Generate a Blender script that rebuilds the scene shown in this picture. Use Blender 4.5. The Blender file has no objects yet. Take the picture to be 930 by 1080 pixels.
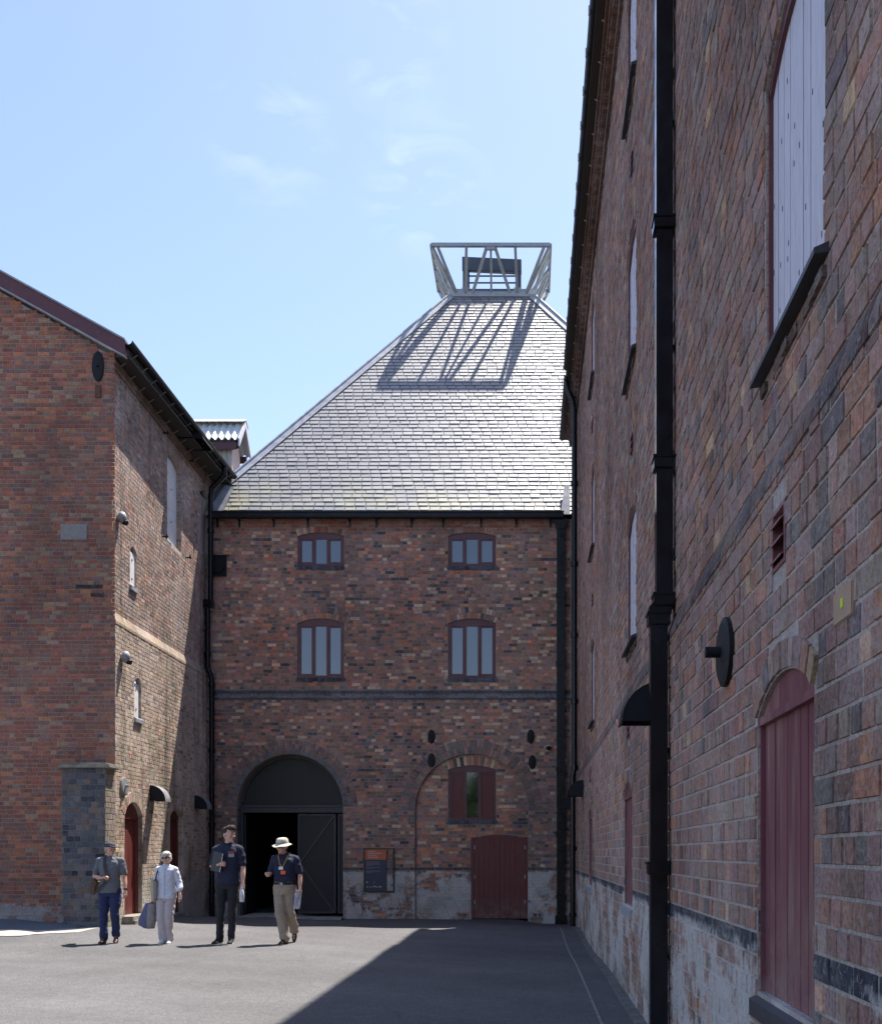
import bpy, bmesh, math, random
from mathutils import Vector, Matrix, noise as mnoise
from mathutils.geometry import tessellate_polygon
R = math.radians
scene = bpy.context.scene
col = scene.collection
# ------------------------------------------------------------------ camera
F = 1100.0; VX = 557.0; HY = 900.0; CH = 1.5        # calibrated focal length, vanishing point and eye height
cam = bpy.data.cameras.new("camera"); camo = bpy.data.objects.new("camera", cam); col.objects.link(camo)
camo.location = (0, 0, CH); camo.rotation_euler = (R(90), 0, 0)
cam.sensor_fit = 'VERTICAL'; cam.sensor_height = 36.0; cam.lens = F / 1080 * 36.0
cam.shift_x = (465 - VX) / 1080; cam.shift_y = (HY - 540) / 1080
cam.clip_start = 0.1; cam.clip_end = 3000
scene.camera = camo
# ------------------------------------------------------------------ sun, sky, exposure
SUN = Vector((.253, 1 / 2.5, 1.0)).normalized()
elev = math.asin(SUN.z); az = math.atan2(SUN.x, SUN.y)
sl = bpy.data.lights.new("sun", 'SUN'); so = bpy.data.objects.new("sun", sl); col.objects.link(so)
sl.energy = 5.0; sl.angle = R(0.53); sl.color = (1.0, 0.95, 0.88)
so.rotation_euler = SUN.to_track_quat('Z', 'Y').to_euler(); so.location = (10, 10, 40)
world = bpy.data.worlds.new("World"); scene.world = world; world.use_nodes = True
nt = world.node_tree; nt.nodes.clear()
def N(t, ty, **kw):
    n = t.nodes.new(ty)
    for k, v in kw.items(): setattr(n, k, v)
    return n
out = N(nt, 'ShaderNodeOutputWorld'); bg = N(nt, 'ShaderNodeBackground')
sky = N(nt, 'ShaderNodeTexSky'); sky.sky_type = 'NISHITA'; sky.sun_disc = False
sky.sun_elevation = elev; sky.sun_rotation = az; sky.altitude = 100; sky.air_density = 1.0; sky.dust_density = .6; sky.ozone_density = 1.6
bg.inputs['Strength'].default_value = 0.135
# faint high cirrus wisps, placed by direction in the sky
tc = N(nt, 'ShaderNodeTexCoord')
def blob(d, rad):
    v = N(nt, 'ShaderNodeVectorMath', operation='DISTANCE'); nt.links.new(tc.outputs['Generated'], v.inputs[0])
    v.inputs[1].default_value = Vector(d).normalized()
    m = N(nt, 'ShaderNodeMapRange'); m.inputs[1].default_value = rad; m.inputs[2].default_value = 0.0
    nt.links.new(v.outputs['Value'], m.inputs[0]); return m.outputs[0]
def wadd(a, b):
    n = N(nt, 'ShaderNodeMath', operation='ADD'); nt.links.new(a, n.inputs[0]); nt.links.new(b, n.inputs[1]); return n.outputs[0]
mask = wadd(wadd(blob((-.245, 1, .685), .055), blob((-.10, 1, .64), .06)), blob((-.13, 1, .77), .05))
mp = N(nt, 'ShaderNodeMapping'); mp.inputs['Rotation'].default_value = (0, R(35), 0); mp.inputs['Scale'].default_value = (5, 5, 13)
nt.links.new(tc.outputs['Generated'], mp.inputs['Vector'])
nz = N(nt, 'ShaderNodeTexNoise'); nz.inputs['Scale'].default_value = 3.2; nz.inputs['Detail'].default_value = 12; nz.inputs['Distortion'].default_value = 1.1
nt.links.new(mp.outputs[0], nz.inputs['Vector'])
mr = N(nt, 'ShaderNodeMapRange'); mr.inputs[1].default_value = .47; mr.inputs[2].default_value = .78
nt.links.new(nz.outputs[0], mr.inputs[0])
mm = N(nt, 'ShaderNodeMath', operation='MULTIPLY'); nt.links.new(mask, mm.inputs[0]); nt.links.new(mr.outputs[0], mm.inputs[1])
m2 = N(nt, 'ShaderNodeMath', operation='MULTIPLY'); m2.use_clamp = True; m2.inputs[1].default_value = .2; nt.links.new(mm.outputs[0], m2.inputs[0])
cmx = N(nt, 'ShaderNodeMix', data_type='RGBA'); nt.links.new(m2.outputs[0], cmx.inputs[0]); nt.links.new(sky.outputs[0], cmx.inputs[6])
cmx.inputs[7].default_value = (7.5, 8.0, 8.6, 1)
tint = N(nt, 'ShaderNodeMix', data_type='RGBA'); tint.blend_type = 'MULTIPLY'; tint.inputs[0].default_value = 1; nt.links.new(cmx.outputs[2], tint.inputs[6]); tint.inputs[7].default_value = (1.03, .95, .97, 1)
nt.links.new(tint.outputs[2], bg.inputs['Color']); nt.links.new(bg.outputs[0], out.inputs[0])
vs = scene.view_settings; vs.view_transform = 'Standard'; vs.look = 'None'; vs.gamma = 1; vs.use_curve_mapping = False
vs.exposure = 1.05
scene.render.engine = 'CYCLES'
scene.cycles.max_bounces = 8; scene.cycles.diffuse_bounces = 4

# ------------------------------------------------------------------ helpers
def PX(px, Y): return (px - VX) * Y / F
def PZ(py, Y): return CH + (HY - py) * Y / F
def P(px, py, Y): return Vector((PX(px, Y), Y, PZ(py, Y)))

def root(name, loc, label, cat, group=None):
    o = bpy.data.objects.new(name, None); col.objects.link(o); o.location = loc
    o.empty_display_size = .3
    o['label'] = label; o['category'] = cat
    if group: o['group'] = group
    return o
def origin(o):
    v = Vector((0, 0, 0))
    while o is not None:
        v += o.location; o = o.parent
    return v
class MB:
    def __init__(s): s.v = []; s.f = []; s.c = []; s.m = []; s.sm = []
    def face(s, pts, c=None, m=0, sm=False):
        i = len(s.v); s.v += [tuple(p) for p in pts]; s.f.append(tuple(range(i, i + len(pts)))); s.c.append(c or (1, 1, 1, 0)); s.m.append(m); s.sm.append(sm)
    def idx(s, vs_, fs, c=None, m=0, sm=False):
        i = len(s.v); s.v += [tuple(p) for p in vs_]
        for f in fs: s.f.append(tuple(i + k for k in f)); s.c.append(c or (1, 1, 1, 0)); s.m.append(m); s.sm.append(sm)
    def box(s, a, b, c=None, m=0, M=None, ch=0.0):
        x0, y0, z0 = a; x1, y1, z1 = b
        if x0 > x1: x0, x1 = x1, x0
        if y0 > y1: y0, y1 = y1, y0
        if z0 > z1: z0, z1 = z1, z0
        if ch <= 0:
            vs_ = [(x0, y0, z0), (x1, y0, z0), (x1, y1, z0), (x0, y1, z0), (x0, y0, z1), (x1, y0, z1), (x1, y1, z1), (x0, y1, z1)]
            fs = [(3, 2, 1, 0), (4, 5, 6, 7), (0, 1, 5, 4), (1, 2, 6, 5), (2, 3, 7, 6), (3, 0, 4, 7)]
        else:
            bm = bmesh.new(); g = bmesh.ops.create_cube(bm, size=1)
            for v in bm.verts: v.co = Vector(((x0 + x1) / 2 + v.co.x * (x1 - x0), (y0 + y1) / 2 + v.co.y * (y1 - y0), (z0 + z1) / 2 + v.co.z * (z1 - z0)))
            bmesh.ops.bevel(bm, geom=bm.edges[:], offset=ch, segments=2, affect='EDGES', clamp_overlap=True)
            bm.verts.index_update(); vs_ = [tuple(v.co) for v in bm.verts]; fs = [tuple(v.index for v in f.verts) for f in bm.faces]; bm.free()
        if M is not None: vs_ = [M @ Vector(v) for v in vs_]
        s.idx(vs_, fs, c, m)
    def prism(s, pts, d, c=None, m=0):
        """closed prism: polygon pts (3D, any winding) swept along vector d"""
        n = len(pts); a = [Vector(p) for p in pts]; b = [p + Vector(d) for p in a]
        nn = Vector((0, 0, 0))
        for i in range(n): nn += a[i].cross(a[(i + 1) % n])
        if nn.dot(Vector(d)) > 0: a.reverse(); b.reverse()
        s.idx(a + b, [tuple(range(n)), tuple(range(2 * n - 1, n - 1, -1))] + [((i + 1) % n, i, n + i, n + (i + 1) % n) for i in range(n)], c, m)
    def tube(s, pts, r, n=10, c=None, m=0, cap=True, sx=1.0):
        pts = [Vector(p) for p in pts]; rr = r if isinstance(r, (list, tuple)) else [r] * len(pts)
        rings = []; prev = None
        for i, p in enumerate(pts):
            t = (pts[min(i + 1, len(pts) - 1)] - pts[max(i - 1, 0)]).normalized()
            if prev is None:
                a = t.cross(Vector((0, 0, 1)));  a = a if a.length > .01 else t.cross(Vector((1, 0, 0))); a.normalize()
            else:
                a = (prev - t * prev.dot(t)).normalized()
            prev = a; b = t.cross(a)
            rings.append([p + (a * math.cos(2 * math.pi * k / n) * sx + b * math.sin(2 * math.pi * k / n)) * rr[i] for k in range(n)])
        vs_ = [v for g in rings for v in g]; fs = []
        for i in range(len(rings) - 1):
            for k in range(n): fs.append((i * n + k, i * n + (k + 1) % n, (i + 1) * n + (k + 1) % n, (i + 1) * n + k))
        s.idx(vs_, fs, c, m, True)
        if cap:
            L = len(rings) - 1
            s.idx(rings[0], [tuple(range(n - 1, -1, -1))], c, m); s.idx(rings[L], [tuple(range(n))], c, m)
    def bar(s, p0, p1, w, h, c=None, m=0, up=(0, 0, 1)):
        """rectangular bar between two points, w across, h along 'up'"""
        p0 = Vector(p0); p1 = Vector(p1); t = (p1 - p0).normalized(); u = Vector(up)
        if abs(t.dot(u)) > .98: u = Vector((0, 1, 0)) if abs(t.y) < .9 else Vector((0, 0, 1))
        a = t.cross(u).normalized() * (w / 2); b = t.cross(a).normalized() * (h / 2)
        s.prism([p0 - a - b, p0 + a - b, p0 + a + b, p0 - a + b], p1 - p0, c, m)
    def build(s, name, mats, parent=None, **tags):
        me = bpy.data.meshes.new(name); og = origin(parent) if parent is not None else Vector((0, 0, 0))
        me.from_pydata([(v[0] - og.x, v[1] - og.y, v[2] - og.z) for v in s.v], [], s.f)
        for mt in (mats if isinstance(mats, (list, tuple)) else [mats]): me.materials.append(mt)
        me.polygons.foreach_set('material_index', s.m); me.polygons.foreach_set('use_smooth', s.sm)
        at = me.attributes.new('bc', 'FLOAT_COLOR', 'FACE')
        flat = []
        for c in s.c: flat += [c[0], c[1], c[2], c[3] if len(c) > 3 else 1.0]
        at.data.foreach_set('color', flat)
        me.update()
        o = bpy.data.objects.new(name, me); col.objects.link(o)
        if parent is not None: o.parent = parent
        for k, v in tags.items(): o[k] = v
        return o
def tag(o, label, cat, group=None):
    o['label'] = label; o['category'] = cat
    if group: o['group'] = group
    return o

# ------------------------------------------------------------------ materials
MATS = {}
def newmat(name):
    m = bpy.data.materials.new(name); m.use_nodes = True; t = m.node_tree
    b = t.nodes['Principled BSDF']; MATS[name] = m
    return m, t, b
def tnoise(t, scale, detail=4, co=None, dist=0.0, rough=.55):
    n = N(t, 'ShaderNodeTexNoise'); n.inputs['Scale'].default_value = scale; n.inputs['Detail'].default_value = detail
    n.inputs['Distortion'].default_value = dist; n.inputs['Roughness'].default_value = rough
    if co is not None: t.links.new(co, n.inputs['Vector'])
    return n.outputs[0]
def rng_(t, v, a, b, c=0, d=1):
    m = N(t, 'ShaderNodeMapRange'); t.links.new(v, m.inputs[0])
    for i, x in enumerate((a, b, c, d)): m.inputs[i + 1].default_value = x
    return m.outputs[0]
def math_(t, op, a, b=None, clamp=False):
    n = N(t, 'ShaderNodeMath', operation=op); n.use_clamp = clamp
    for i, x in enumerate((a, b)):
        if x is None: continue
        if isinstance(x, (int, float)): n.inputs[i].default_value = x
        else: t.links.new(x, n.inputs[i])
    return n.outputs[0]
def mixc(t, f, a, b, mode='MIX'):
    n = N(t, 'ShaderNodeMix', data_type='RGBA'); n.blend_type = mode
    for i, x in ((0, f), (6, a), (7, b)):
        if isinstance(x, (int, float)): n.inputs[i].default_value = x
        elif isinstance(x, tuple): n.inputs[i].default_value = (*x[:3], 1)
        else: t.links.new(x, n.inputs[i])
    return n.outputs[2]
def ocoord(t, scale=(1, 1, 1)):
    c = N(t, 'ShaderNodeTexCoord')
    if scale == (1, 1, 1): return c.outputs['Object']
    m = N(t, 'ShaderNodeMapping'); m.inputs['Scale'].default_value = scale; t.links.new(c.outputs['Object'], m.inputs['Vector']); return m.outputs[0]
def bump(t, b, h, strength=.5, dist=.005):
    n = N(t, 'ShaderNodeBump'); n.inputs['Strength'].default_value = strength; n.inputs['Distance'].default_value = dist
    t.links.new(h, n.inputs['Height']); t.links.new(n.outputs[0], b.inputs['Normal'])
def plain(name, c, rough=.6, metal=0.0, var=.12, scale=8, bs=0.0, bscale=60, dirt=None, spec=.5, stretch=(1, 1, 1)):
    m, t, b = newmat(name); co = ocoord(t, stretch)
    n = tnoise(t, scale, 6, co)
    f = rng_(t, n, .3, .7, 1 - var, 1 + var)
    cc = mixc(t, 1.0, tuple(c), f, 'MULTIPLY')
    if dirt:
        dn = rng_(t, tnoise(t, dirt[1], 8, co), .52, .68, 0, dirt[2]); cc = mixc(t, dn, cc, tuple(dirt[0]))
    t.links.new(cc, b.inputs['Base Color'])
    t.links.new(rng_(t, n, .3, .7, max(.02, rough - .1), min(1, rough + .1)), b.inputs['Roughness'])
    b.inputs['Metallic'].default_value = metal; b.inputs['Specular IOR Level'].default_value = spec
    if bs: bump(t, b, tnoise(t, bscale, 5, co), bs, .003)
    return m
def brickmat(name, smear=.35, smearc=(.30, .26, .235), wash=None, algae=None, fine=55, streak=0.0):
    m, t, b = newmat(name); co = ocoord(t)
    a = N(t, 'ShaderNodeAttribute'); a.attribute_name = 'bc'
    n1 = tnoise(t, fine, 6, co, rough=.7); n2 = tnoise(t, fine * .2, 5, co)
    f = math_(t, 'MULTIPLY', rng_(t, n1, .28, .72, .5, 1.5), rng_(t, n2, .3, .7, .85, 1.15))
    c = mixc(t, 1.0, a.outputs['Color'], f, 'MULTIPLY')
    # lime haze and soot patches
    s = math_(t, 'MULTIPLY', rng_(t, tnoise(t, .9, 9, co, rough=.65), .42, .68), rng_(t, tnoise(t, 22, 5, co, rough=.7), .38, .62))
    c = mixc(t, math_(t, 'MULTIPLY', s, smear), c, smearc)
    cr = rng_(t, tnoise(t, fine * .55, 7, co, .6, .75), .56, .62); c = mixc(t, math_(t, 'MULTIPLY', cr, math_(t, 'MULTIPLY', a.outputs['Alpha'], smear * .9)), c, smearc)
    pit = rng_(t, tnoise(t, fine * .8, 6, ocoord(t, (1.3, .9, 1.2)), .3, .7), .36, .40, .45, 0); c = mixc(t, pit, c, (.05, .042, .04))
    so_ = rng_(t, tnoise(t, .55, 7, ocoord(t, (1, 1, .45))), .52, .72, 0, .42); c = mixc(t, so_, c, (.045, .04, .04))
    if streak:
        st = rng_(t, tnoise(t, 1.1, 6, ocoord(t, (3.2, 3.2, .16))), .55, .72, 0, streak); c = mixc(t, st, c, (.06, .058, .05))
    big = rng_(t, tnoise(t, .22, 4, co), .35, .65, .80, 1.16); c = mixc(t, 1.0, c, big, 'MULTIPLY')
    sep = N(t, 'ShaderNodeSeparateXYZ'); t.links.new(co, sep.inputs[0]); z = sep.outputs['Z']
    if wash:
        z0, amt, wc = wash
        lim = math_(t, 'ADD', z, rng_(t, tnoise(t, 9, 5, co), .3, .7, -.018, .018))
        k = rng_(t, lim, z0 - .02, z0 + .02, 1, 0)
        w = math_(t, 'MULTIPLY', k, rng_(t, tnoise(t, 1.3, 12, co, .3, .75), .56 - amt * .3, .62 - amt * .3))
        w = math_(t, 'MULTIPLY', w, rng_(t, tnoise(t, 28, 6, co, rough=.75), .34, .5, .25, 1))
        c = mixc(t, math_(t, 'MULTIPLY', w, .88), c, wc)
    if algae:
        z0, z1, amt = algae
        k = math_(t, 'MULTIPLY', rng_(t, z, z0, z1, 1, 0), rng_(t, tnoise(t, 1.7, 8, co), .45, .68, 0, amt)); c = mixc(t, k, c, (.085, .09, .03))
    t.links.new(c, b.inputs['Base Color']); b.inputs['Roughness'].default_value = .92; b.inputs['Specular IOR Level'].default_value = .25
    h = math_(t, 'ADD', math_(t, 'MULTIPLY', n1, 1.0), math_(t, 'MULTIPLY', tnoise(t, fine * 3, 4, co), .5))
    bump(t, b, h, 1.0, .009)
    return m
M_kiln = brickmat('brick_kiln', .6, (.34, .30, .28), wash=(1.06, .36, (.58, .57, .54)), algae=(0.0, 1.4, .45))
M_gable = brickmat('brick_gable', .45, (.32, .23, .18), wash=(.60, .3, (.34, .33, .32)))
M_leftside = brickmat('brick_courtyard_side', .95, (.66, .57, .50), wash=(1.02, .5, (.45, .42, .37)), algae=(0, 8.5, .55), streak=.5)
M_pier = brickmat('brick_pier', .45, (.26, .26, .27))
M_right = brickmat('brick_great', .8, (.36, .315, .30), wash=(1.08, .31, (.56, .54, .51)), algae=(.0, .8, .5), fine=42)
M_black = plain('black_iron_paint', (.005, .0055, .008), .26, var=.3, scale=5, bs=.12, bscale=90, dirt=((.02, .018, .016), 9, .4), spec=.35)
M_blackmatt = plain('black_matt_metal', (.008, .009, .012), .6, var=.3, spec=.3)
M_gutter = plain('dark_gutter_paint', (.010, .011, .014), .5, var=.3, dirt=((.05, .045, .04), 6, .35), spec=.3)
M_maroon = plain('maroon_paint', (.105, .028, .034), .42, var=.12, scale=3, dirt=((.16, .08, .075), 14, .35))
M_pipe = plain('glossy_black_pipe_paint', (.004, .005, .009), .2, var=.25, scale=5, bs=.05, bscale=60, dirt=((.014, .014, .016), 7, .5), spec=.45)
M_maroond = plain('maroon_door_paint', (.13, .026, .022), .5, var=.15, scale=3, stretch=(4, 4, .4), dirt=((.2, .09, .07), 8, .35))
def splash(m, z0, z1, colr, amt):
    t = m.node_tree; b = t.nodes['Principled BSDF']; src = b.inputs['Base Color'].links[0].from_socket; co = ocoord(t)
    sep = N(t, 'ShaderNodeSeparateXYZ'); t.links.new(co, sep.inputs[0]); k = math_(t, 'MULTIPLY', rng_(t, sep.outputs['Z'], z0, z1, amt, 0), rng_(t, tnoise(t, 7, 7, co, rough=.7), .4, .65))
    t.links.new(mixc(t, k, src, colr), b.inputs['Base Color'])
splash(M_maroond, -.1, .55, (.22, .17, .14), .75)
M_maroonr = plain('faded_maroon_boards', (.17, .055, .07), .45, var=.22, scale=2.5, stretch=(5, 5, .5), dirt=((.30, .19, .16), 2.4, .7), bs=.2, bscale=40)
splash(M_maroonr, .9, 1.5, (.30, .22, .19), .6)
M_white = plain('white_painted_boards', (.52, .50, .56), .6, var=.12, scale=5, stretch=(6, 6, .6), dirt=((.25, .23, .24), 12, .4), bs=.3, bscale=50)
M_whiteL = plain('white_painted_shutter', (.78, .76, .74), .6, var=.08, scale=5, dirt=((.5, .42, .36), 10, .5))
M_whiteK = plain('pale_knot_stain', (.06, .04, .04), .7)
M_slatesill = plain('dark_slate_sill', (.04, .042, .05), .6, var=.4, scale=12, bs=.6, bscale=40)
M_stone = plain('weathered_stone', (.26, .235, .20), .9, var=.3, scale=6, bs=.9, bscale=30, dirt=((.12, .11, .07), 4, .7))
M_lead = plain('lead_sheet', (.30, .31, .34), .5, var=.2, scale=5, dirt=((.5, .5, .5), 6, .5), spec=.6)
M_steel = plain('galvanised_steel', (.33, .35, .35), .5, metal=.35, var=.18, scale=10)
M_cowl = plain('dark_cowl_panel', (.05, .058, .075), .45, var=.2)
M_corr = plain('cream_corrugated_sheet', (.50, .46, .38), .6, var=.12, scale=3, stretch=(1, 1, .3), dirt=((.3, .26, .2), 5, .5))
M_corrw = plain('pale_corrugated_roof', (.62, .62, .60), .5, var=.1, dirt=((.4, .4, .36), 6, .5))
M_gate = plain('gate_steel', (.045, .048, .054), .5, metal=.2, var=.15)
M_mesh = plain('gate_mesh_sheet', (.013, .014, .017), .55, var=.3, scale=30)
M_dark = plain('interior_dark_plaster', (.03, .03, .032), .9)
M_concrete = plain('pale_concrete', (.42, .38, .33), .9, var=.2, scale=3, bs=.5, bscale=50, dirt=((.25, .23, .2), 2, .6))
M_patch = plain('grey_render_patch', (.23, .225, .22), .9, var=.2, scale=14, bs=.4, bscale=40, dirt=((.16, .13, .11), 9, .5))
M_hole = plain('black_void', (.008, .008, .009), .95)
M_chrome = plain('white_plastic', (.7, .7, .7), .35, var=.05)
M_galv = plain('grey_lamp_housing', (.25, .25, .26), .5, var=.2)
M_rust = plain('rusty_iron', (.12, .06, .035), .8, var=.4, scale=20)
def slatemat():
    m, t, b = newmat('roof_slate'); co = ocoord(t)
    a = N(t, 'ShaderNodeAttribute'); a.attribute_name = 'bc'
    n = tnoise(t, 30, 6, co, rough=.7)
    c = mixc(t, 1.0, a.outputs['Color'], rng_(t, n, .3, .7, .82, 1.18), 'MULTIPLY')
    sep = N(t, 'ShaderNodeSeparateXYZ'); t.links.new(co, sep.inputs[0])
    k = math_(t, 'MULTIPLY', rng_(t, sep.outputs['Z'], 9.5, 10.9, .8, 0), rng_(t, tnoise(t, 1.3, 8, co), .42, .62))
    c = mixc(t, k, c, (.34, .30, .13))
    t.links.new(c, b.inputs['Base Color'])
    t.links.new(rng_(t, n, .3, .7, .5, .62), b.inputs['Roughness']); b.inputs['Specular IOR Level'].default_value = 1.0; b.inputs['IOR'].default_value = 1.8
    bump(t, b, n, .35, .004)
    return m
M_slate = slatemat()
def glassmat(name, base, rough=.04, ior=2.0):
    m, t, b = newmat(name); b.inputs['Base Color'].default_value = (*base, 1); b.inputs['IOR'].default_value = ior
    co = ocoord(t); n = tnoise(t, 1.6, 3, co)
    t.links.new(rng_(t, n, .3, .7, rough * .6, rough * 1.6), b.inputs['Roughness'])
    bump(t, b, n, .12, .01)
    return m
M_glass = glassmat('window_glass', (.085, .115, .15), .05, 1.9)
M_glassd = glassmat('dark_window_glass', (.012, .018, .012), .05, 2.6)
def asphalt():
    m, t, b = newmat('asphalt'); co = ocoord(t)
    v = N(t, 'ShaderNodeTexVoronoi'); v.inputs['Scale'].default_value = 95; t.links.new(co, v.inputs['Vector'])
    ag = rng_(t, v.outputs['Distance'], .1, .7, 1.25, .7)
    hs = N(t, 'ShaderNodeSeparateColor'); t.links.new(v.outputs['Color'], hs.inputs[0])
    ag = math_(t, 'MULTIPLY', ag, rng_(t, hs.outputs[0], 0, 1, .7, 1.35))
    lo = math_(t, 'MULTIPLY', rng_(t, tnoise(t, .35, 8, co), .35, .65, .82, 1.13), rng_(t, tnoise(t, 6, 6, co), .3, .7, .92, 1.08))
    # faint curved tyre sweeps
    w = N(t, 'ShaderNodeTexWave'); w.wave_type = 'RINGS'; w.rings_direction = 'Z'; w.inputs['Scale'].default_value = .28; w.inputs['Distortion'].default_value = 1.6; w.inputs['Detail'].default_value = 2
    mpp = N(t, 'ShaderNodeMapping'); mpp.inputs['Location'].default_value = (9, -2, 0); t.links.new(co, mpp.inputs['Vector']); t.links.new(mpp.outputs[0], w.inputs['Vector'])
    lo = math_(t, 'MULTIPLY', lo, rng_(t, w.outputs['Color'], .0, 1, .965, 1.03))
    c = mixc(t, 1.0, (.132, .128, .128), math_(t, 'MULTIPLY', ag, lo), 'MULTIPLY')
    st = rng_(t, tnoise(t, .9, 7, co, .3), .6, .72, 0, .35); c = mixc(t, st, c, (.085, .08, .075))
    vc = N(t, 'ShaderNodeTexVoronoi'); vc.feature = 'DISTANCE_TO_EDGE'; vc.inputs['Scale'].default_value = .32
    dv = N(t, 'ShaderNodeVectorMath', operation='ADD'); dn = N(t, 'ShaderNodeTexNoise'); dn.inputs['Scale'].default_value = 1.3; dn.inputs['Detail'].default_value = 6; t.links.new(co, dn.inputs['Vector']); t.links.new(co, dv.inputs[0]); t.links.new(dn.outputs['Color'], dv.inputs[1]); t.links.new(dv.outputs[0], vc.inputs['Vector'])
    ck = math_(t, 'MULTIPLY', rng_(t, vc.outputs['Distance'], .0, .006, .55, 0), rng_(t, tnoise(t, .4, 4, co), .5, .6)); c = mixc(t, ck, c, (.04, .04, .042))
    sp = rng_(t, tnoise(t, 5.5, 3, co), .70, .73, 0, .5); c = mixc(t, sp, c, (.055, .053, .052))
    t.links.new(c, b.inputs['Base Color']); b.inputs['Roughness'].default_value = .88; b.inputs['Specular IOR Level'].default_value = .3
    bump(t, b, v.outputs['Distance'], .5, .004)
    return m
M_asphalt = asphalt()
M_strip = plain('worn_joint_strip', (.26, .25, .24), .9, var=.3, scale=5, dirt=((.1, .1, .1), 7, .9))
M_gravel = plain('blue_grey_gravel', (.12, .14, .16), .95, var=.7, scale=60, bs=1, bscale=70)
M_sett = plain('sett_kerb', (.13, .125, .115), .95, var=.5, scale=9, bs=.9, bscale=30, dirt=((.22, .21, .2), 3, .6))
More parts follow.
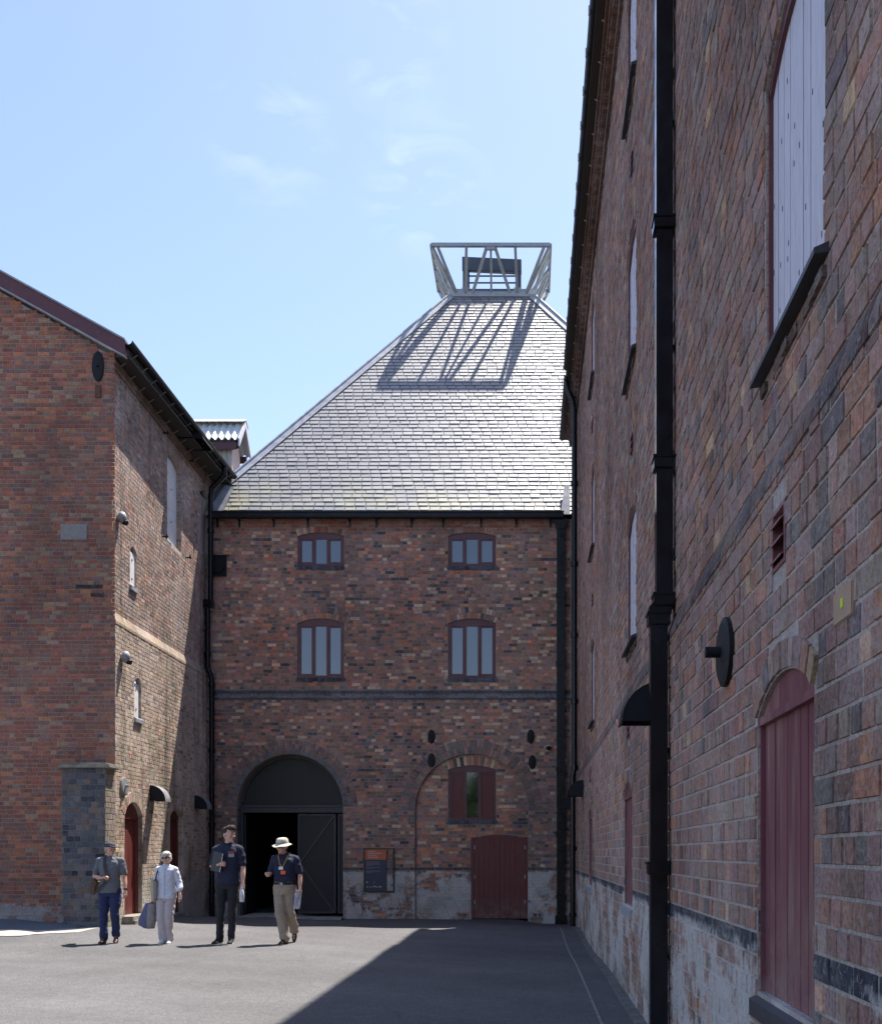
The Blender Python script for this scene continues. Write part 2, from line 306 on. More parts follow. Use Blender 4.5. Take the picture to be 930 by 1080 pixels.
# ------------------------------------------------------------------ brickwork
def lerp(a, b, t): return a + (b - a) * t
MORT = (.36, .31, .27, 0)
def arch_pts(h, n=18, t=0.0):
    """points of the arch curve left to right; h: dict u0,u1,zs,rise"""
    w = h['u1'] - h['u0']; r = h['rise']; Rr = (w * w / 4 + r * r) / (2 * r); zc = h['zs'] + r - Rr; uc = (h['u0'] + h['u1']) / 2
    a = math.asin(min(1, w / 2 / Rr));  a = math.pi - a if r > w / 2 + 1e-6 else a
    return [(uc + (Rr + t) * math.sin(x), zc + (Rr + t) * math.cos(x)) for x in [lerp(-a, a, i / n) for i in range(n + 1)]], uc, zc, Rr, a
def brick_wall(mb, O, U, Nn, poly, holes, pal, seed=1, course=.077, bl=.215, pattern='SH', gap=.009, proud=.007, mort=MORT, ztop=None, jit=.0015, jamb=True, urange=None, sheet=True, zbase=0.0):
    rg = random.Random(seed); O = Vector(O); U = Vector(U).normalized(); Nn = Vector(Nn).normalized(); Z = Vector((0, 0, 1))
    def W(u, z, n=0.0): return O + U * u + Z * z + Nn * n
    flip = U.cross(Z).dot(Nn) < 0
    def F_(pts, c, m=0): mb.face(pts[::-1] if flip else pts, c, m)
    loops = [[Vector((u, z, 0)) for u, z in poly]]; hp = []
    for h in holes:
        if h.get('rise', 0) > 0: ap = arch_pts(h)[0]
        else: ap = [(h['u0'], h['zs']), (h['u1'], h['zs'])]
        pts = [(h['u0'], h['z0'])] + ap + [(h['u1'], h['z0'])]
        hp.append(pts); loops.append([Vector((u, z, 0)) for u, z in pts])
    if sheet:
        flat = [v for l in loops for v in l]
        for tri in tessellate_polygon(loops):
            q = [flat[i] for i in tri]
            if (q[1] - q[0]).cross(q[2] - q[0]).z < 0: q.reverse()
            F_([W(v.x, v.y) for v in q], mort)
        for h, pts in zip(holes, hp):       # reveals
            d = h.get('depth', .1); n = len(pts)
            for i in range(n):
                a, b_ = pts[i], pts[(i + 1) % n]
                F_([W(*a), W(*b_), W(*b_, -d), W(*a, -d)], mort)
    def brick(q, c, pr, e=.0035):
        """q: 4 (u,z) corners, counter-clockwise"""
        cu = sum(p[0] for p in q) / 4; cz = sum(p[1] for p in q) / 4
        dn = rg.uniform(-1, 1) * jit * 1.3; tl = rg.uniform(-1, 1) * jit
        base = [W(p[0], p[1], -.002) for p in q]; fr = []
        for k, p in enumerate(q):
            du = cu - p[0]; dz = cz - p[1]
            fr.append(W(p[0] + math.copysign(min(e, abs(du) * .5), du) + rg.uniform(-jit, jit), p[1] + math.copysign(min(e, abs(dz) * .5), dz) + rg.uniform(-jit, jit), pr + dn + (tl if k in (0, 3) else -tl)))
        fs = [(4, 5, 6, 7), (0, 1, 5, 4), (1, 2, 6, 5), (2, 3, 7, 6), (3, 0, 4, 7)]
        if flip: fs = [f[::-1] for f in fs]
        mb.idx(base + fr, fs, c)
    def forb(z0, z1):
        out_ = []
        for h in holes:
            top = h['zs']; t = h.get('ring', 0)
            if z1 > h['z0'] + .004 and z0 < top: out_.append((h['u0'], h['u1']))
            if h.get('rise', 0) > 0 and z1 > top - .001:
                _, uc, zc, Rr, a = arch_pts(h); mx = 0
                for zz in ((max(z0, top) + z1) / 2,):
                    q = (Rr + t) ** 2 - (zz - zc) ** 2
                    if q > 0 and zz >= top - .001:
                        hw = math.sqrt(q)
                        if a < math.pi / 2 - .02: hw = min(hw, max(0, (zz - zc) * math.tan(a)))
                        mx = max(mx, hw)
                if mx > 0: out_.append((uc - mx, uc + mx))
            if h.get('sillz') and z1 > h['sillz'] + .004 and z0 < h['z0']: out_.append((h['u0'] - h.get('sillx', 0), h['u1'] + h.get('sillx', 0)))
        return out_
    us = [p[0] for p in poly]; zs_ = [p[1] for p in poly]
    u_lo, u_hi = urange or (min(us), max(us)); z_lo, z_hi = min(zs_), max(zs_)
    k0 = int(math.floor((z_lo - zbase) / course))
    z = zbase + k0 * course; k = k0
    while z < z_hi - .01:
        z0, z1 = max(z, z_lo), min(z + course, z_hi)
        if z1 - z0 > course * .35:
            kind = pattern[k % len(pattern)]; L = bl if kind == 'S' else bl / 2 + .004
            u = u_lo - L * ((.5 if (k // len(pattern)) % 2 else 0) + (.25 if kind == 'H' else 0)) - rg.uniform(0, .03)
            fb = forb(z0, z1)
            while u < u_hi:
                l = L * rg.uniform(.95, 1.05)
                if kind == 'S' and rg.random() < .07: l = L / 2
                segs = [(max(u, u_lo), min(u + l, u_hi))]
                for a, b_ in fb:
                    ns = []
                    for s0, s1 in segs:
                        if b_ <= s0 or a >= s1: ns.append((s0, s1))
                        else:
                            if a > s0: ns.append((s0, a))
                            if b_ < s1: ns.append((b_, s1))
                    segs = ns
                for s0, s1 in segs:
                    if s1 - s0 < .03: continue
                    if ztop and (z1 > ztop(s0) or z1 > ztop(s1)): continue
                    c = pal((s0 + s1) / 2, (z0 + z1) / 2, rg)
                    if c is None: continue
                    g = gap / 2
                    brick([(s0 + g, z0 + g), (s1 - g, z0 + g), (s1 - g, z1 - g), (s0 + g, z1 - g)], c, proud)
                u += l
        z += course; k += 1
    for h in holes:
        t = h.get('ring', 0)
        if t and h.get('rise', 0) > 0:      # voussoirs
            _, uc, zc, Rr, a = arch_pts(h); rows = h.get('rows', 1); th = t / rows
            for r_ in range(rows):
                r0 = Rr + r_ * th; r1 = r0 + th; vw = h.get('vw', .075); n = max(3, int(2 * a * r0 / vw))
                for i in range(n):
                    x0 = lerp(-a, a, i / n); x1 = lerp(-a, a, (i + 1) / n); g = gap / 2 / r0
                    q = [(uc + (r0 + gap / 2) * math.sin(x0 + g), zc + (r0 + gap / 2) * math.cos(x0 + g)), (uc + (r0 + gap / 2) * math.sin(x1 - g), zc + (r0 + gap / 2) * math.cos(x1 - g)),
                         (uc + (r1 - gap / 2) * math.sin(x1 - g), zc + (r1 - gap / 2) * math.cos(x1 - g)), (uc + (r1 - gap / 2) * math.sin(x0 + g), zc + (r1 - gap / 2) * math.cos(x0 + g))]
                    brick(q, (h.get('ringpal') or pal)(uc + r0 * math.sin(x0), zc + r0 * math.cos(x0), rg), proud + .006)
        if jamb and h.get('depth', .1) > .05:     # jamb bricks on the reveals
            d = h.get('depth', .1); z = h['z0']
            z = zbase + math.ceil((h['z0'] - zbase) / course) * course
            while z + course <= h['zs'] + .02:
                for side, uu in ((1, h['u0']), (-1, h['u1'])):
                    n0 = -.005; n1 = -d + .003; g = gap / 2
                    c = (h.get('ringpal') or pal)(uu, z, rg); pr = proud * .8
                    q = [W(uu, z + g, n0), W(uu, z + g, n1), W(uu, z + course - g, n1), W(uu, z + course - g, n0)]
                    f = [W(uu + side * pr, z + g + .004, n0 - .004), W(uu + side * pr, z + g + .004, n1 + .002), W(uu + side * pr, z + course - g - .004, n1 + .002), W(uu + side * pr, z + course - g - .004, n0 - .004)]
                    fs = [(4, 5, 6, 7), (0, 1, 5, 4), (1, 2, 6, 5), (2, 3, 7, 6), (3, 0, 4, 7)]
                    if (side < 0) != flip: fs = [x[::-1] for x in fs]
                    mb.idx(q + f, fs, c)
                z += course
    return W
KB = (1, 1, 1)
def jc(c, rg, a=.18):
    k = 1 + rg.uniform(-a, a); return (c[0] * KB[0] * k * rg.uniform(.95, 1.05), c[1] * KB[1] * k * rg.uniform(.93, 1.07), c[2] * KB[2] * k * rg.uniform(.93, 1.07), 1)
def wpick(rg, items):
    s = sum(w for w, _ in items); x = rg.random() * s
    for w, c in items:
        x -= w
        if x <= 0: return c
    return items[-1][1]
RED = (.29, .125, .09); BRN = (.21, .125, .10); DBR = (.125, .085, .078); BLK = (.05, .05, .06); ORG = (.36, .155, .085); BUF = (.35, .26, .20); PUR = (.18, .115, .115); PNK = (.34, .19, .165); BLU = (.085, .095, .12)
def nz2(u, z, s=1.0, off=0.0): return mnoise.noise(Vector((u * s + off, z * s, off * 1.7)))
# ------------------------------------------------------------------ ground
GP = [(-7.4, 18.2, .20), (-8.2, 18.1, .26), (-9.6, 18.4, .32), (-12, 18.6, .36), (-7.4, 19.5, .20), (-7.45, 21.5, .16), (-7.5, 24.6, .0), (-4, 24.7, -.05), (-1, 24.7, -.07), (1.0, 24.6, -.17), (1.0, 17, -.06), (1, 9, 0), (1, 4, 0), (1, 0, 0),
      (-2, 17, .01), (-5.4, 16.6, .066), (-6.1, 16.6, .066), (-6.7, 16.6, .066), (-4.6, 16.6, .066), (-3.9, 16.6, .066), (-6.5, 15, .03), (-8.3, 16.2, .10), (-10, 16.6, .15), (-8.6, 16.9, .24), (-9.6, 17.2, .28), (-5, 20.8, .05), (-2, 21, .02), (-6.3, 21, .10), (-3, 10, 0), (-6, 10, 0), (-9, 12, 0), (-13, 15, .05), (-5, 0, 0), (-12, 5, 0), (-3, -8, 0), (-12, 22, .36), (-10, 25, .3), (-1.5, 14, 0), (-7.7, 17.5, .19), (-7.3, 17.4, .13)]
def gz(x, y):
    s = w = 0.0
    for a, b, c in GP:
        d = (x - a) ** 2 + (y - b) ** 2
        k = 1 / (d * d + .02); s += k * c; w += k
    k = .0004; return s / (w + k) if True else 0
def sheet(name, mat, x0, x1, y0, y1, nx, ny, dz=0.0, poly=None):
    mb = MB(); vs_ = []; fs = []
    for j in range(ny + 1):
        for i in range(nx + 1):
            x = lerp(x0, x1, i / nx); y = lerp(y0, y1, j / ny); vs_.append((x, y, gz(x, y) + dz))
    for j in range(ny):
        for i in range(nx): a = j * (nx + 1) + i; fs.append((a, a + 1, a + nx + 2, a + nx + 1))
    mb.idx(vs_, fs, sm=True); return mb.build(name, mat, kind='structure')
def axis(lo, a, b, hi, n):
    v = [lo, (lo + a) * .5, a - 10, a - 3] + [lerp(a, b, i / n) for i in range(n + 1)] + [b + 3, b + 10, (hi + b) * .5, hi]; return v
def ground():
    xs = axis(-600, -14, 2, 600, 80); ys = axis(-600, -2, 27, 600, 145); vs_ = [(x, y, gz(x, y)) for y in ys for x in xs]; nx = len(xs)
    mb = MB(); mb.idx(vs_, [(j * nx + i, j * nx + i + 1, (j + 1) * nx + i + 1, (j + 1) * nx + i) for j in range(len(ys) - 1) for i in range(nx - 1)], sm=True)
    mb.build('ground', M_asphalt, kind='structure')
ground()
def strip(name, mat, left, right, dz, seg=40, thick=0.0):
    """ribbon between two polylines [(x,y)] following the ground"""
    def samp(pl, t):
        L = [0]
        for i in range(1, len(pl)): L.append(L[-1] + math.dist(pl[i], pl[i - 1]))
        d = t * L[-1]
        for i in range(1, len(pl)):
            if d <= L[i] + 1e-9:
                k = (d - L[i - 1]) / (L[i] - L[i - 1]); return (lerp(pl[i - 1][0], pl[i][0], k), lerp(pl[i - 1][1], pl[i][1], k))
        return pl[-1]
    mb = MB(); vs_ = []; K = 6
    for i in range(seg + 1):
        a = samp(left, i / seg); b = samp(right, i / seg)
        for j in range(K + 1):
            x = lerp(a[0], b[0], j / K); y = lerp(a[1], b[1], j / K); vs_.append((x, y, gz(x, y) + dz))
    n = K + 1; fs = [(i * n + j, i * n + j + 1, (i + 1) * n + j + 1, (i + 1) * n + j) for i in range(seg) for j in range(K)]
    # edges down into the ground so that the slab has a side
    mb.idx(vs_, fs)
    for j0 in (0, K):
        for i in range(seg):
            p, q = Vector(vs_[i * n + j0]), Vector(vs_[(i + 1) * n + j0]); dn = Vector((0, 0, -dz - .03)); mb.face([p, q, q + dn, p + dn])
    return mb.build(name, mat, kind='structure')
strip('pavement', M_concrete, [(-16, 15.9), (-10.2, 16.2), (-9.0, 16.35), (-8.1, 16.7), (-7.55, 17.5), (-7.45, 18.2)], [(-16, 16.9), (-10.2, 17.0), (-9.0, 17.1), (-8.2, 17.35), (-7.75, 17.9), (-7.5, 18.22)], .012)
strip('gravel_strip', M_gravel, [(-16, 16.9), (-10.2, 17.0), (-9.0, 17.1), (-8.2, 17.35), (-7.75, 17.9)], [(-16, 18.8), (-10.2, 18.8), (-9.0, 18.8), (-8.2, 18.8), (-7.8, 18.3)], .008)
strip('pavement_joint', M_strip, [(.63, -1), (.635, 8), (.64, 22.6)], [(.65, -1), (.655, 8), (.66, 22.6)], .004, 80)
strip('kerb', M_sett, [(.93, -3), (.93, 24.6)], [(1.05, -3), (1.05, 24.6)], .03, 90)
strip('door_threshold_paving', M_concrete, [(-6.75, 24.25), (-4.35, 24.25)], [(-6.75, 25.6), (-4.35, 25.6)], .03, 10)

# ------------------------------------------------------------------ kiln building (far wall)
YW = 24.7
def kx(px): return PX(px, YW)
def kz(py): return PZ(py, YW)
kiln = root('kiln_building', (-3.3, YW, 0), 'tall brick kiln with steep slate roof and black gateway at the end of the yard', 'building')
def pal_kiln(u, z, rg):
    if kz(738) < z < kz(729) + .02: return jc(BLU, rg, .3)          # blue brick band course
    if 1.06 < z < 1.14: return jc(BLK, rg, .3)
    p = nz2(u, z, .55, 3.1); q = nz2(u, z, .8, 9.2)
    hd = int(z / .077) % 2; low = z < kz(729)
    if z > kz(562): return jc(wpick(rg, [(6, (.19, .075, .055)), (2, BRN), (1, PUR)]), rg)
    w = [(3.2 + 2 * p + (1.5 if hd else 0), BRN), ((1.2 if low else 2.2) + 2.2 * max(0, q), RED), (1.6 + (1.5 if low else 0), DBR), (.35 + (.4 if hd or low else 0), BLK), (.9 + 2.0 * max(0, p), BUF), (.2 if low else .35, ORG), (1.5, PUR), (.4, PNK), (.4 if low else .12, BLU)]
    w = [(max(.05, a), c) for a, c in w]
    return jc(wpick(rg, w), rg, .22)
def pal_blue(u, z, rg): return jc(wpick(rg, [(3, BLU), (2, (.08, .085, .105)), (1.2, DBR), (.5, PUR)]), rg, .25)
def pal_mix(u, z, rg): return jc(wpick(rg, [(2, (.095, .085, .095)), (3, DBR), (1.5, PUR), (1, BRN)]), rg, .25)
def win(px0, px1, pyt, pys, pyb): return dict(u0=kx(px0), u1=kx(px1), z0=kz(pyb), zs=kz(pys), rise=kz(pyt) - kz(pys), ring=.16, rows=1, depth=.11)
W1 = win(314, 363, 561.5, 565.5, 597); W2 = win(472.5, 523, 561.5, 565.5, 597)
W3 = win(313.5, 363, 652.5, 657.5, 715); W4 = win(472.5, 523, 652.5, 657.5, 715)
for w_ in (W1, W2): w_['ring'] = .15
for w_ in (W3, W4): w_['ring'] = .28; w_['rows'] = 2
r1 = (kx(362) - kx(250)) / 2
A1 = dict(u0=kx(250), u1=kx(362), z0=gz(kx(305), YW) - .3, zs=kz(795) - r1, rise=r1, ring=.34, rows=3, depth=.5, vw=.078, ringpal=lambda u, z, rg: (pal_blue if math.hypot(u - (kx(250) + kx(362)) / 2, z - kz(795) + r1) < r1 + .05 or z < kz(795) - r1 else pal_mix)(u, z, rg))
r2 = (kx(557) - kx(437.5)) / 2
A2 = dict(u0=kx(437.5), u1=kx(557), z0=-.4, zs=kz(795) - r2, rise=r2, ring=.34, rows=2, depth=.09, vw=.08, ringpal=pal_mix)
mbk = MB()
KB = (1.85, 1.74, 1.58)
KX0, KX1 = -7.86, 1.0
brick_wall(mbk, (0, YW, 0), (1, 0, 0), (0, -1, 0), [(KX0, -.6), (KX1 + .1, -.6), (KX1 + .1, 9.42), (KX0, 9.42)], [W1, W2, W3, W4, A1, A2], pal_kiln, 11, .078, .215, 'SH', urange=(KX0 + .3, KX1), zbase=0)
# blind arch infill, set back inside the second arch
W5 = dict(u0=kx(472.5), u1=kx(523), z0=kz(865), zs=kz(811.5), rise=kz(807) - kz(811.5), ring=.22, rows=1, depth=.11)
D5 = dict(u0=kx(496.5), u1=kx(557) - .004, z0=-.25, zs=kz(883.5), rise=kz(880.5) - kz(883.5), ring=.0, depth=.12)
_, uc2, zc2, R2_, a2 = arch_pts(A2)
def pal_blind(u, z, rg):
    if z > zc2 and (u - uc2) ** 2 + (z - zc2) ** 2 > (R2_ + .05) ** 2: return None
    if 1.06 < z < 1.14: return jc(BLK, rg, .3)
    w = [(2.5, BRN), (3, RED), (1.2, ORG), (1.2, DBR), (.5, BLK), (1.3, BUF), (1.2, PUR)]
    return jc(wpick(rg, w), rg, .22)
brick_wall(mbk, (0, YW + .088, 0), (1, 0, 0), (0, -1, 0), [(A2['u0'] - .05, -.55), (A2['u1'] + .05, -.55), (A2['u1'] + .05, kz(790)), (A2['u0'] - .05, kz(790))], [W5, D5], pal_blind, 12, .078, .215, 'SSSH', proud=.006)
# other sides of the kiln (plain brick sheets, hidden from the yard)
KC = (-1.06, 31.5); KH = 6.80
kl, kr, kb = KC[0] - KH, KC[0] + KH, KC[1] + KH
c0 = (.12, .07, .055, 1)
mbk.face([(kl, YW, -.6), (kl, YW, 9.42), (kl, kb, 9.42), (kl, kb, -.6)], c0)
mbk.face([(kr, YW, -.6), (kr, kb, -.6), (kr, kb, 9.42), (kr, YW, 9.42)], c0)
mbk.face([(kl, kb, -.6), (kl, kb, 9.42), (kr, kb, 9.42), (kr, kb, -.6)], c0)
mbk.face([(KX1 + .1, YW, -.6), (kr, YW, -.6), (kr, YW, 9.42), (KX1 + .1, YW, 9.42)], c0)
# projecting band course and dogtooth under the gutter
mbk.box((-7.6, YW - .022, kz(738)), (KX1, YW + .02, kz(736.2)), (.07, .08, .10, 1)); mbk.box((-7.6, YW - .03, kz(730.8)), (KX1, YW + .02, kz(729)), (.07, .08, .10, 1))
mbk.build('wall', M_kiln, kiln); KB = (1, 1, 1)
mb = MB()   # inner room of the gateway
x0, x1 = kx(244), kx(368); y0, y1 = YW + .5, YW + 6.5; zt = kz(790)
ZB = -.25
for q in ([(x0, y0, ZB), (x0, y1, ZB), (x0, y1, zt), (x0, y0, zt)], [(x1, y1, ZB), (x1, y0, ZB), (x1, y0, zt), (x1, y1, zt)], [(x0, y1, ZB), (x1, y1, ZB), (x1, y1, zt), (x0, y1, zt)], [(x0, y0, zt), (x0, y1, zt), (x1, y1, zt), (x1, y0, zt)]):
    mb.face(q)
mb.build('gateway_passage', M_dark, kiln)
# ---- slate roof
def slates(mb, A, B, C_, D, gauge=.157, wid=.25, seed=1, n_out=None):
    """A,B eave corners; C_,D top corners (above B, above A)."""
    rg = random.Random(seed); A, B, C_, D = map(Vector, (A, B, C_, D))
    Ux = (B - A).normalized(); nrm = (B - A).cross(D - A).normalized(); Sx = nrm.cross(Ux).normalized()
    H = (D - A).dot(Sx); n = int(H / gauge); gauge = H / n
    def lim(t):
        k = t / H; a = (A.lerp(D, k) - A).dot(Ux); b = (B.lerp(C_, k) - A).dot(Ux); return a, b
    mb.face([A - nrm * .01, B - nrm * .01, C_ - nrm * .01, D - nrm * .01], (.02, .02, .022, 1))
    for r_ in range(n):
        t0 = r_ * gauge; t1 = t0 + gauge + .02; a0, b0 = lim(t0); a1, b1 = lim(min(t1, H)); u = min(a0, a1) - wid * (.5 if r_ % 2 else 0) - rg.uniform(0, .02)
        while u < b0:
            w = wid * rg.uniform(.92, 1.08); g = .008
            ua0, ub0 = max(u + g, a0), min(u + w - g, b0); ua1, ub1 = max(u + g, a1), min(u + w - g, b1)
            if ub0 - ua0 > .02:
                if ub1 < ua1: ua1 = ub1 = (max(min(ub1, b1), a1))
                k = rg.uniform(.86, 1.14); tone = wpick(rg, [(6, (.145, .14, .142)), (1.5, (.13, .125, .132)), (1.2, (.165, .157, .15)), (.06, (.09, .09, .095))]); c = (tone[0] * k, tone[1] * k, tone[2] * k, 1)
                lift = .021 + rg.uniform(-.003, .004); tw = rg.uniform(-.002, .002); dt = rg.uniform(-.005, .004)
                p = [A + Ux * ua0 + Sx * (t0 + dt) + nrm * (lift + tw), A + Ux * ub0 + Sx * (t0 + dt) + nrm * (lift - tw), A + Ux * ub1 + Sx * t1 + nrm * .006, A + Ux * ua1 + Sx * t1 + nrm * .006]
                mb.face(p, c)
                q = [v - nrm * .020 for v in p[:2]]; mb.face([q[0], q[1], p[1], p[0]], (.05, .05, .055, 1))
                mb.face([q[0], p[0], p[3]], (.05, .05, .055, 1)); mb.face([p[1], q[1], p[2]], (.05, .05, .055, 1))
            u += w
ez = 9.47; ey = 24.55; KHe = KC[1] - ey; th_ = 1.238; tz = 17.65
E = [(KC[0] - KHe, ey, ez), (KC[0] + KHe, ey, ez), (KC[0] + KHe, KC[1] + KHe, ez), (KC[0] - KHe, KC[1] + KHe, ez)]
T = [(KC[0] - th_, KC[1] - th_, tz), (KC[0] + th_, KC[1] - th_, tz), (KC[0] + th_, KC[1] + th_, tz), (KC[0] - th_, KC[1] + th_, tz)]
mb = MB()
for i in range(4): slates(mb, E[i], E[(i + 1) % 4], T[(i + 1) % 4], T[i], seed=20 + i)
roof = mb.build('roof', M_slate, kiln)
mb = MB()
for i in range(4):      # lead-covered hips
    a, b = Vector(E[i]), Vector(T[i]); cdir = (Vector((KC[0], KC[1], 0)) - Vector((a.x, a.y, 0))).normalized()
    for s in (-1, 1):
        nxt = Vector(E[(i + s) % 4]); side = (nxt - a).normalized(); t = (b - a).normalized(); fl = (side - t * side.dot(t)).normalized(); nn = t.cross(fl); nn = nn if nn.z > 0 else -nn
        mb.prism([a + nn * .03 + fl * .0, a + nn * .03 + fl * .17, b + nn * .03 + fl * .17, b + nn * .03], nn * .008)
    mb.tube([a + Vector((0, 0, .06)), b + Vector((0, 0, .06))], .035, 8)
mb.box((KC[0] - th_ - .06, KC[1] - th_ - .06, tz - .02), (KC[0] + th_ + .06, KC[1] + th_ + .06, tz + .05))
mb.build('hip_flashing', M_lead, kiln)
# valley leads where the roof meets the two warehouses
mb = MB()
for xx, s in ((-7.62, 1), (.86, -1)):
    pass
mb.prism([(.76, 24.53, 9.46), (.98, 24.53, 9.46), (.98, 25.0, 10.3), (.86, 25.0, 10.3)], (0, -.02, .01)); mb.build('valley_flashing', M_lead, kiln); mb = MB()
mb.prism([(-7.6, 24.53, 9.44), (-7.2, 24.50, 9.46), (-7.05, 25.0, 10.25), (-7.25, 25.0, 10.3)], (0, -.03, .02))
mb.build('valley_flashing', M_lead, kiln)
# gutter and stays
mb = MB(); gx0, gx1 = kx(227), kx(594)
mb.box((gx0, ey - .14, kz(549.5)), (gx1, ey - .01, kz(544.2)), ch=.015); mb.box((gx0, ey - .16, kz(544.6)), (gx1, ey - .14, kz(543)))
g_ = mb.build('gutter', M_gutter, kiln)
for px in (230, 253, 289, 325, 369, 397, 434, 467, 507, 544, 580):
    mb = MB(); x = kx(px); mb.box((x - .018, YW - .05, kz(556.5)), (x + .018, YW - .02, kz(548))); mb.bar((x, YW - .035, kz(549)), (x, ey - .02, kz(549)), .03, .02); mb.build('gutter_bracket', M_black, g_)
# ---- windows with maroon frames
def kiln_window(h, yb, parent, shutters=False, fr=.06):
    u0, u1, z0, zs, ri = h['u0'], h['u1'], h['z0'], h['zs'], h['rise']; yf = yb + .03; yk = yb + .10
    w = u1 - u0; ap = arch_pts(h, 14)[0]; mb = MB()
    zi = zs - .06          # straight underside of head
    mb.prism([(p[0], yf, p[1]) for p in ap] + [(u1, yf, zi), (u0, yf, zi)], (0, yk - yf, 0))
    mb.box((u0, yf, z0), (u0 + fr, yk, zi)); mb.box((u1 - fr, yf, z0), (u1, yk, zi)); mb.box((u0 + fr, yf - .015, z0), (u1 - fr, yk, z0 + fr))
    m0, m1 = u0 + w * .355, u0 + w * .645; mw = .06
    mb.box((m0 - mw / 2, yf, z0 + fr), (m0 + mw / 2, yk, zi)); mb.box((m1 - mw / 2, yf, z0 + fr), (m1 + mw / 2, yk, zi))
    wn = mb.build('window', M_maroon, parent)
    cells = [(u0 + fr, m0 - mw / 2, 1), (m0 + mw / 2, m1 - mw / 2, 0), (m1 + mw / 2, u1 - fr, 1)]
    for a, b, cs in cells:
        ins = 0.0
        if cs and not shutters:
            m = MB(); k = .03; ins = k; zz0, zz1 = z0 + fr + .004, zi - .006
            m.box((a + .003, yf + .008, zz0), (a + k, yk - .02, zz1)); m.box((b - k, yf + .008, zz0), (b - .003, yk - .02, zz1)); m.box((a + k, yf + .008, zz0), (b - k, yk - .02, zz0 + k * 1.3)); m.box((a + k, yf + .008, zz1 - k), (b - k, yk - .02, zz1))
            m.build('casement', M_maroon, wn)
        if cs and shutters:
            m = MB(); zz0, zz1 = z0 + fr + .004, zi - .006
            m.box((a + .004, yf + .008, zz0), (a + .035, yf + .05, zz1)); m.box((b - .035, yf + .008, zz0), (b - .004, yf + .05, zz1)); m.box((a + .035, yf + .008, zz0), (b - .035, yf + .05, zz0 + .04)); m.box((a + .035, yf + .008, zz1 - .04), (b - .035, yf + .05, zz1))
            m.box((a + .03, yf + .03, zz0 + .03), (b - .03, yf + .045, zz1 - .03))
            L = b - a - .07; sgn = 1 if a < (u0 + u1) / 2 else -1; k = zz0 - L
            while k < zz1 - .04:      # diagonal boards
                p = []
                for uu, zz in (((a + .035), k if sgn > 0 else k + L), ((b - .035), k + L if sgn > 0 else k)): p.append((uu, zz))
                (ua, za), (ub, zb_) = p
                if min(za, zb_) > zz0 + .03 and max(za, zb_) < zz1 - .05: m.bar((ua, yf + .026, za), (ub, yf + .026, zb_), .012, .055, up=(0, 0, 1))
                k += .088
            m.build('shutter', M_maroonr if False else M_maroond, wn)
            continue
        m = MB(); m.box((a + ins, yk - .045, z0 + fr), (b - ins, yk - .037, zi)); m.build('pane', M_glassd if shutters else M_glass, wn)
    m = MB(); rg = random.Random(int(u0 * 100)); x = u0 - .03       # blue brick sill
    while x < u1 + .0:
        m.box((x + .004, yb - .035, z0 - .085 + rg.uniform(-.003, .003)), (min(x + .072, u1 + .03), yb + .06, z0 - .003), jc(BLU, rg, .4)); x += .076
    m.build('window_sill', M_pier, parent)
for h in (W1, W2, W3, W4): kiln_window(h, YW, kiln)
kiln_window(W5, YW + .088, kiln, True)
# dark backing inside windows
# ---- maroon double doors in the blind arch
def board_door(name, parent, x0, x1, z0, z1, y, mat, nb, dy=.03, arch=0.0):
    m = MB(); w = (x1 - x0) / nb
    for i in range(nb):
        a = x0 + i * w + .0025; b = x0 + (i + 1) * w - .0025
        def top(x): 
            if not arch: return z1
            c = (x - (A_ + B_) / 2) / ((B_ - A_) / 2); return z1 + arch * (1 - c * c)
        m.prism([(a, y, z0), (b, y, z0), (b, y, top(b)), (a, y, top(a))], (0, dy, 0))
    m.box((x0, y + dy - .004, z0), (x1, y + dy + .01, z1 - .01))
    return m.build(name, mat, parent)
A_, B_ = D5['u0'], D5['u1']; yb = YW + .088
mid = (A_ + B_) / 2; zb = gz(mid, YW) + .02
d1 = board_door('door', kiln, A_ + .07, mid - .003, zb, D5['zs'] - .03, yb + .03, M_maroond, 5)
d2 = board_door('door', kiln, mid + .003, B_ - .06, zb, D5['zs'] - .03, yb + .03, M_maroond, 5)
m = MB(); ap = arch_pts(D5, 12)[0]
m.prism([(p[0], yb + .02, p[1]) for p in ap] + [(B_, yb + .02, D5['zs'] - .03), (A_, yb + .02, D5['zs'] - .03)], (0, .09, 0)); m.box((A_, yb + .02, zb), (A_ + .065, yb + .11, D5['zs'] - .03)); m.box((B_ - .055, yb + .02, zb), (B_, yb + .11, D5['zs'] - .03))
m.build('door_frame', M_maroond, kiln)
for dd, xx in ((d1, A_ + .085), (d2, B_ - .075)):
    for zz in (.35, .95, 1.65):
        m = MB(); m.box((xx - .012, yb + .012, zz + zb), (xx + .012, yb + .032, zz + zb + .09)); m.build('hinge', M_steel, dd)
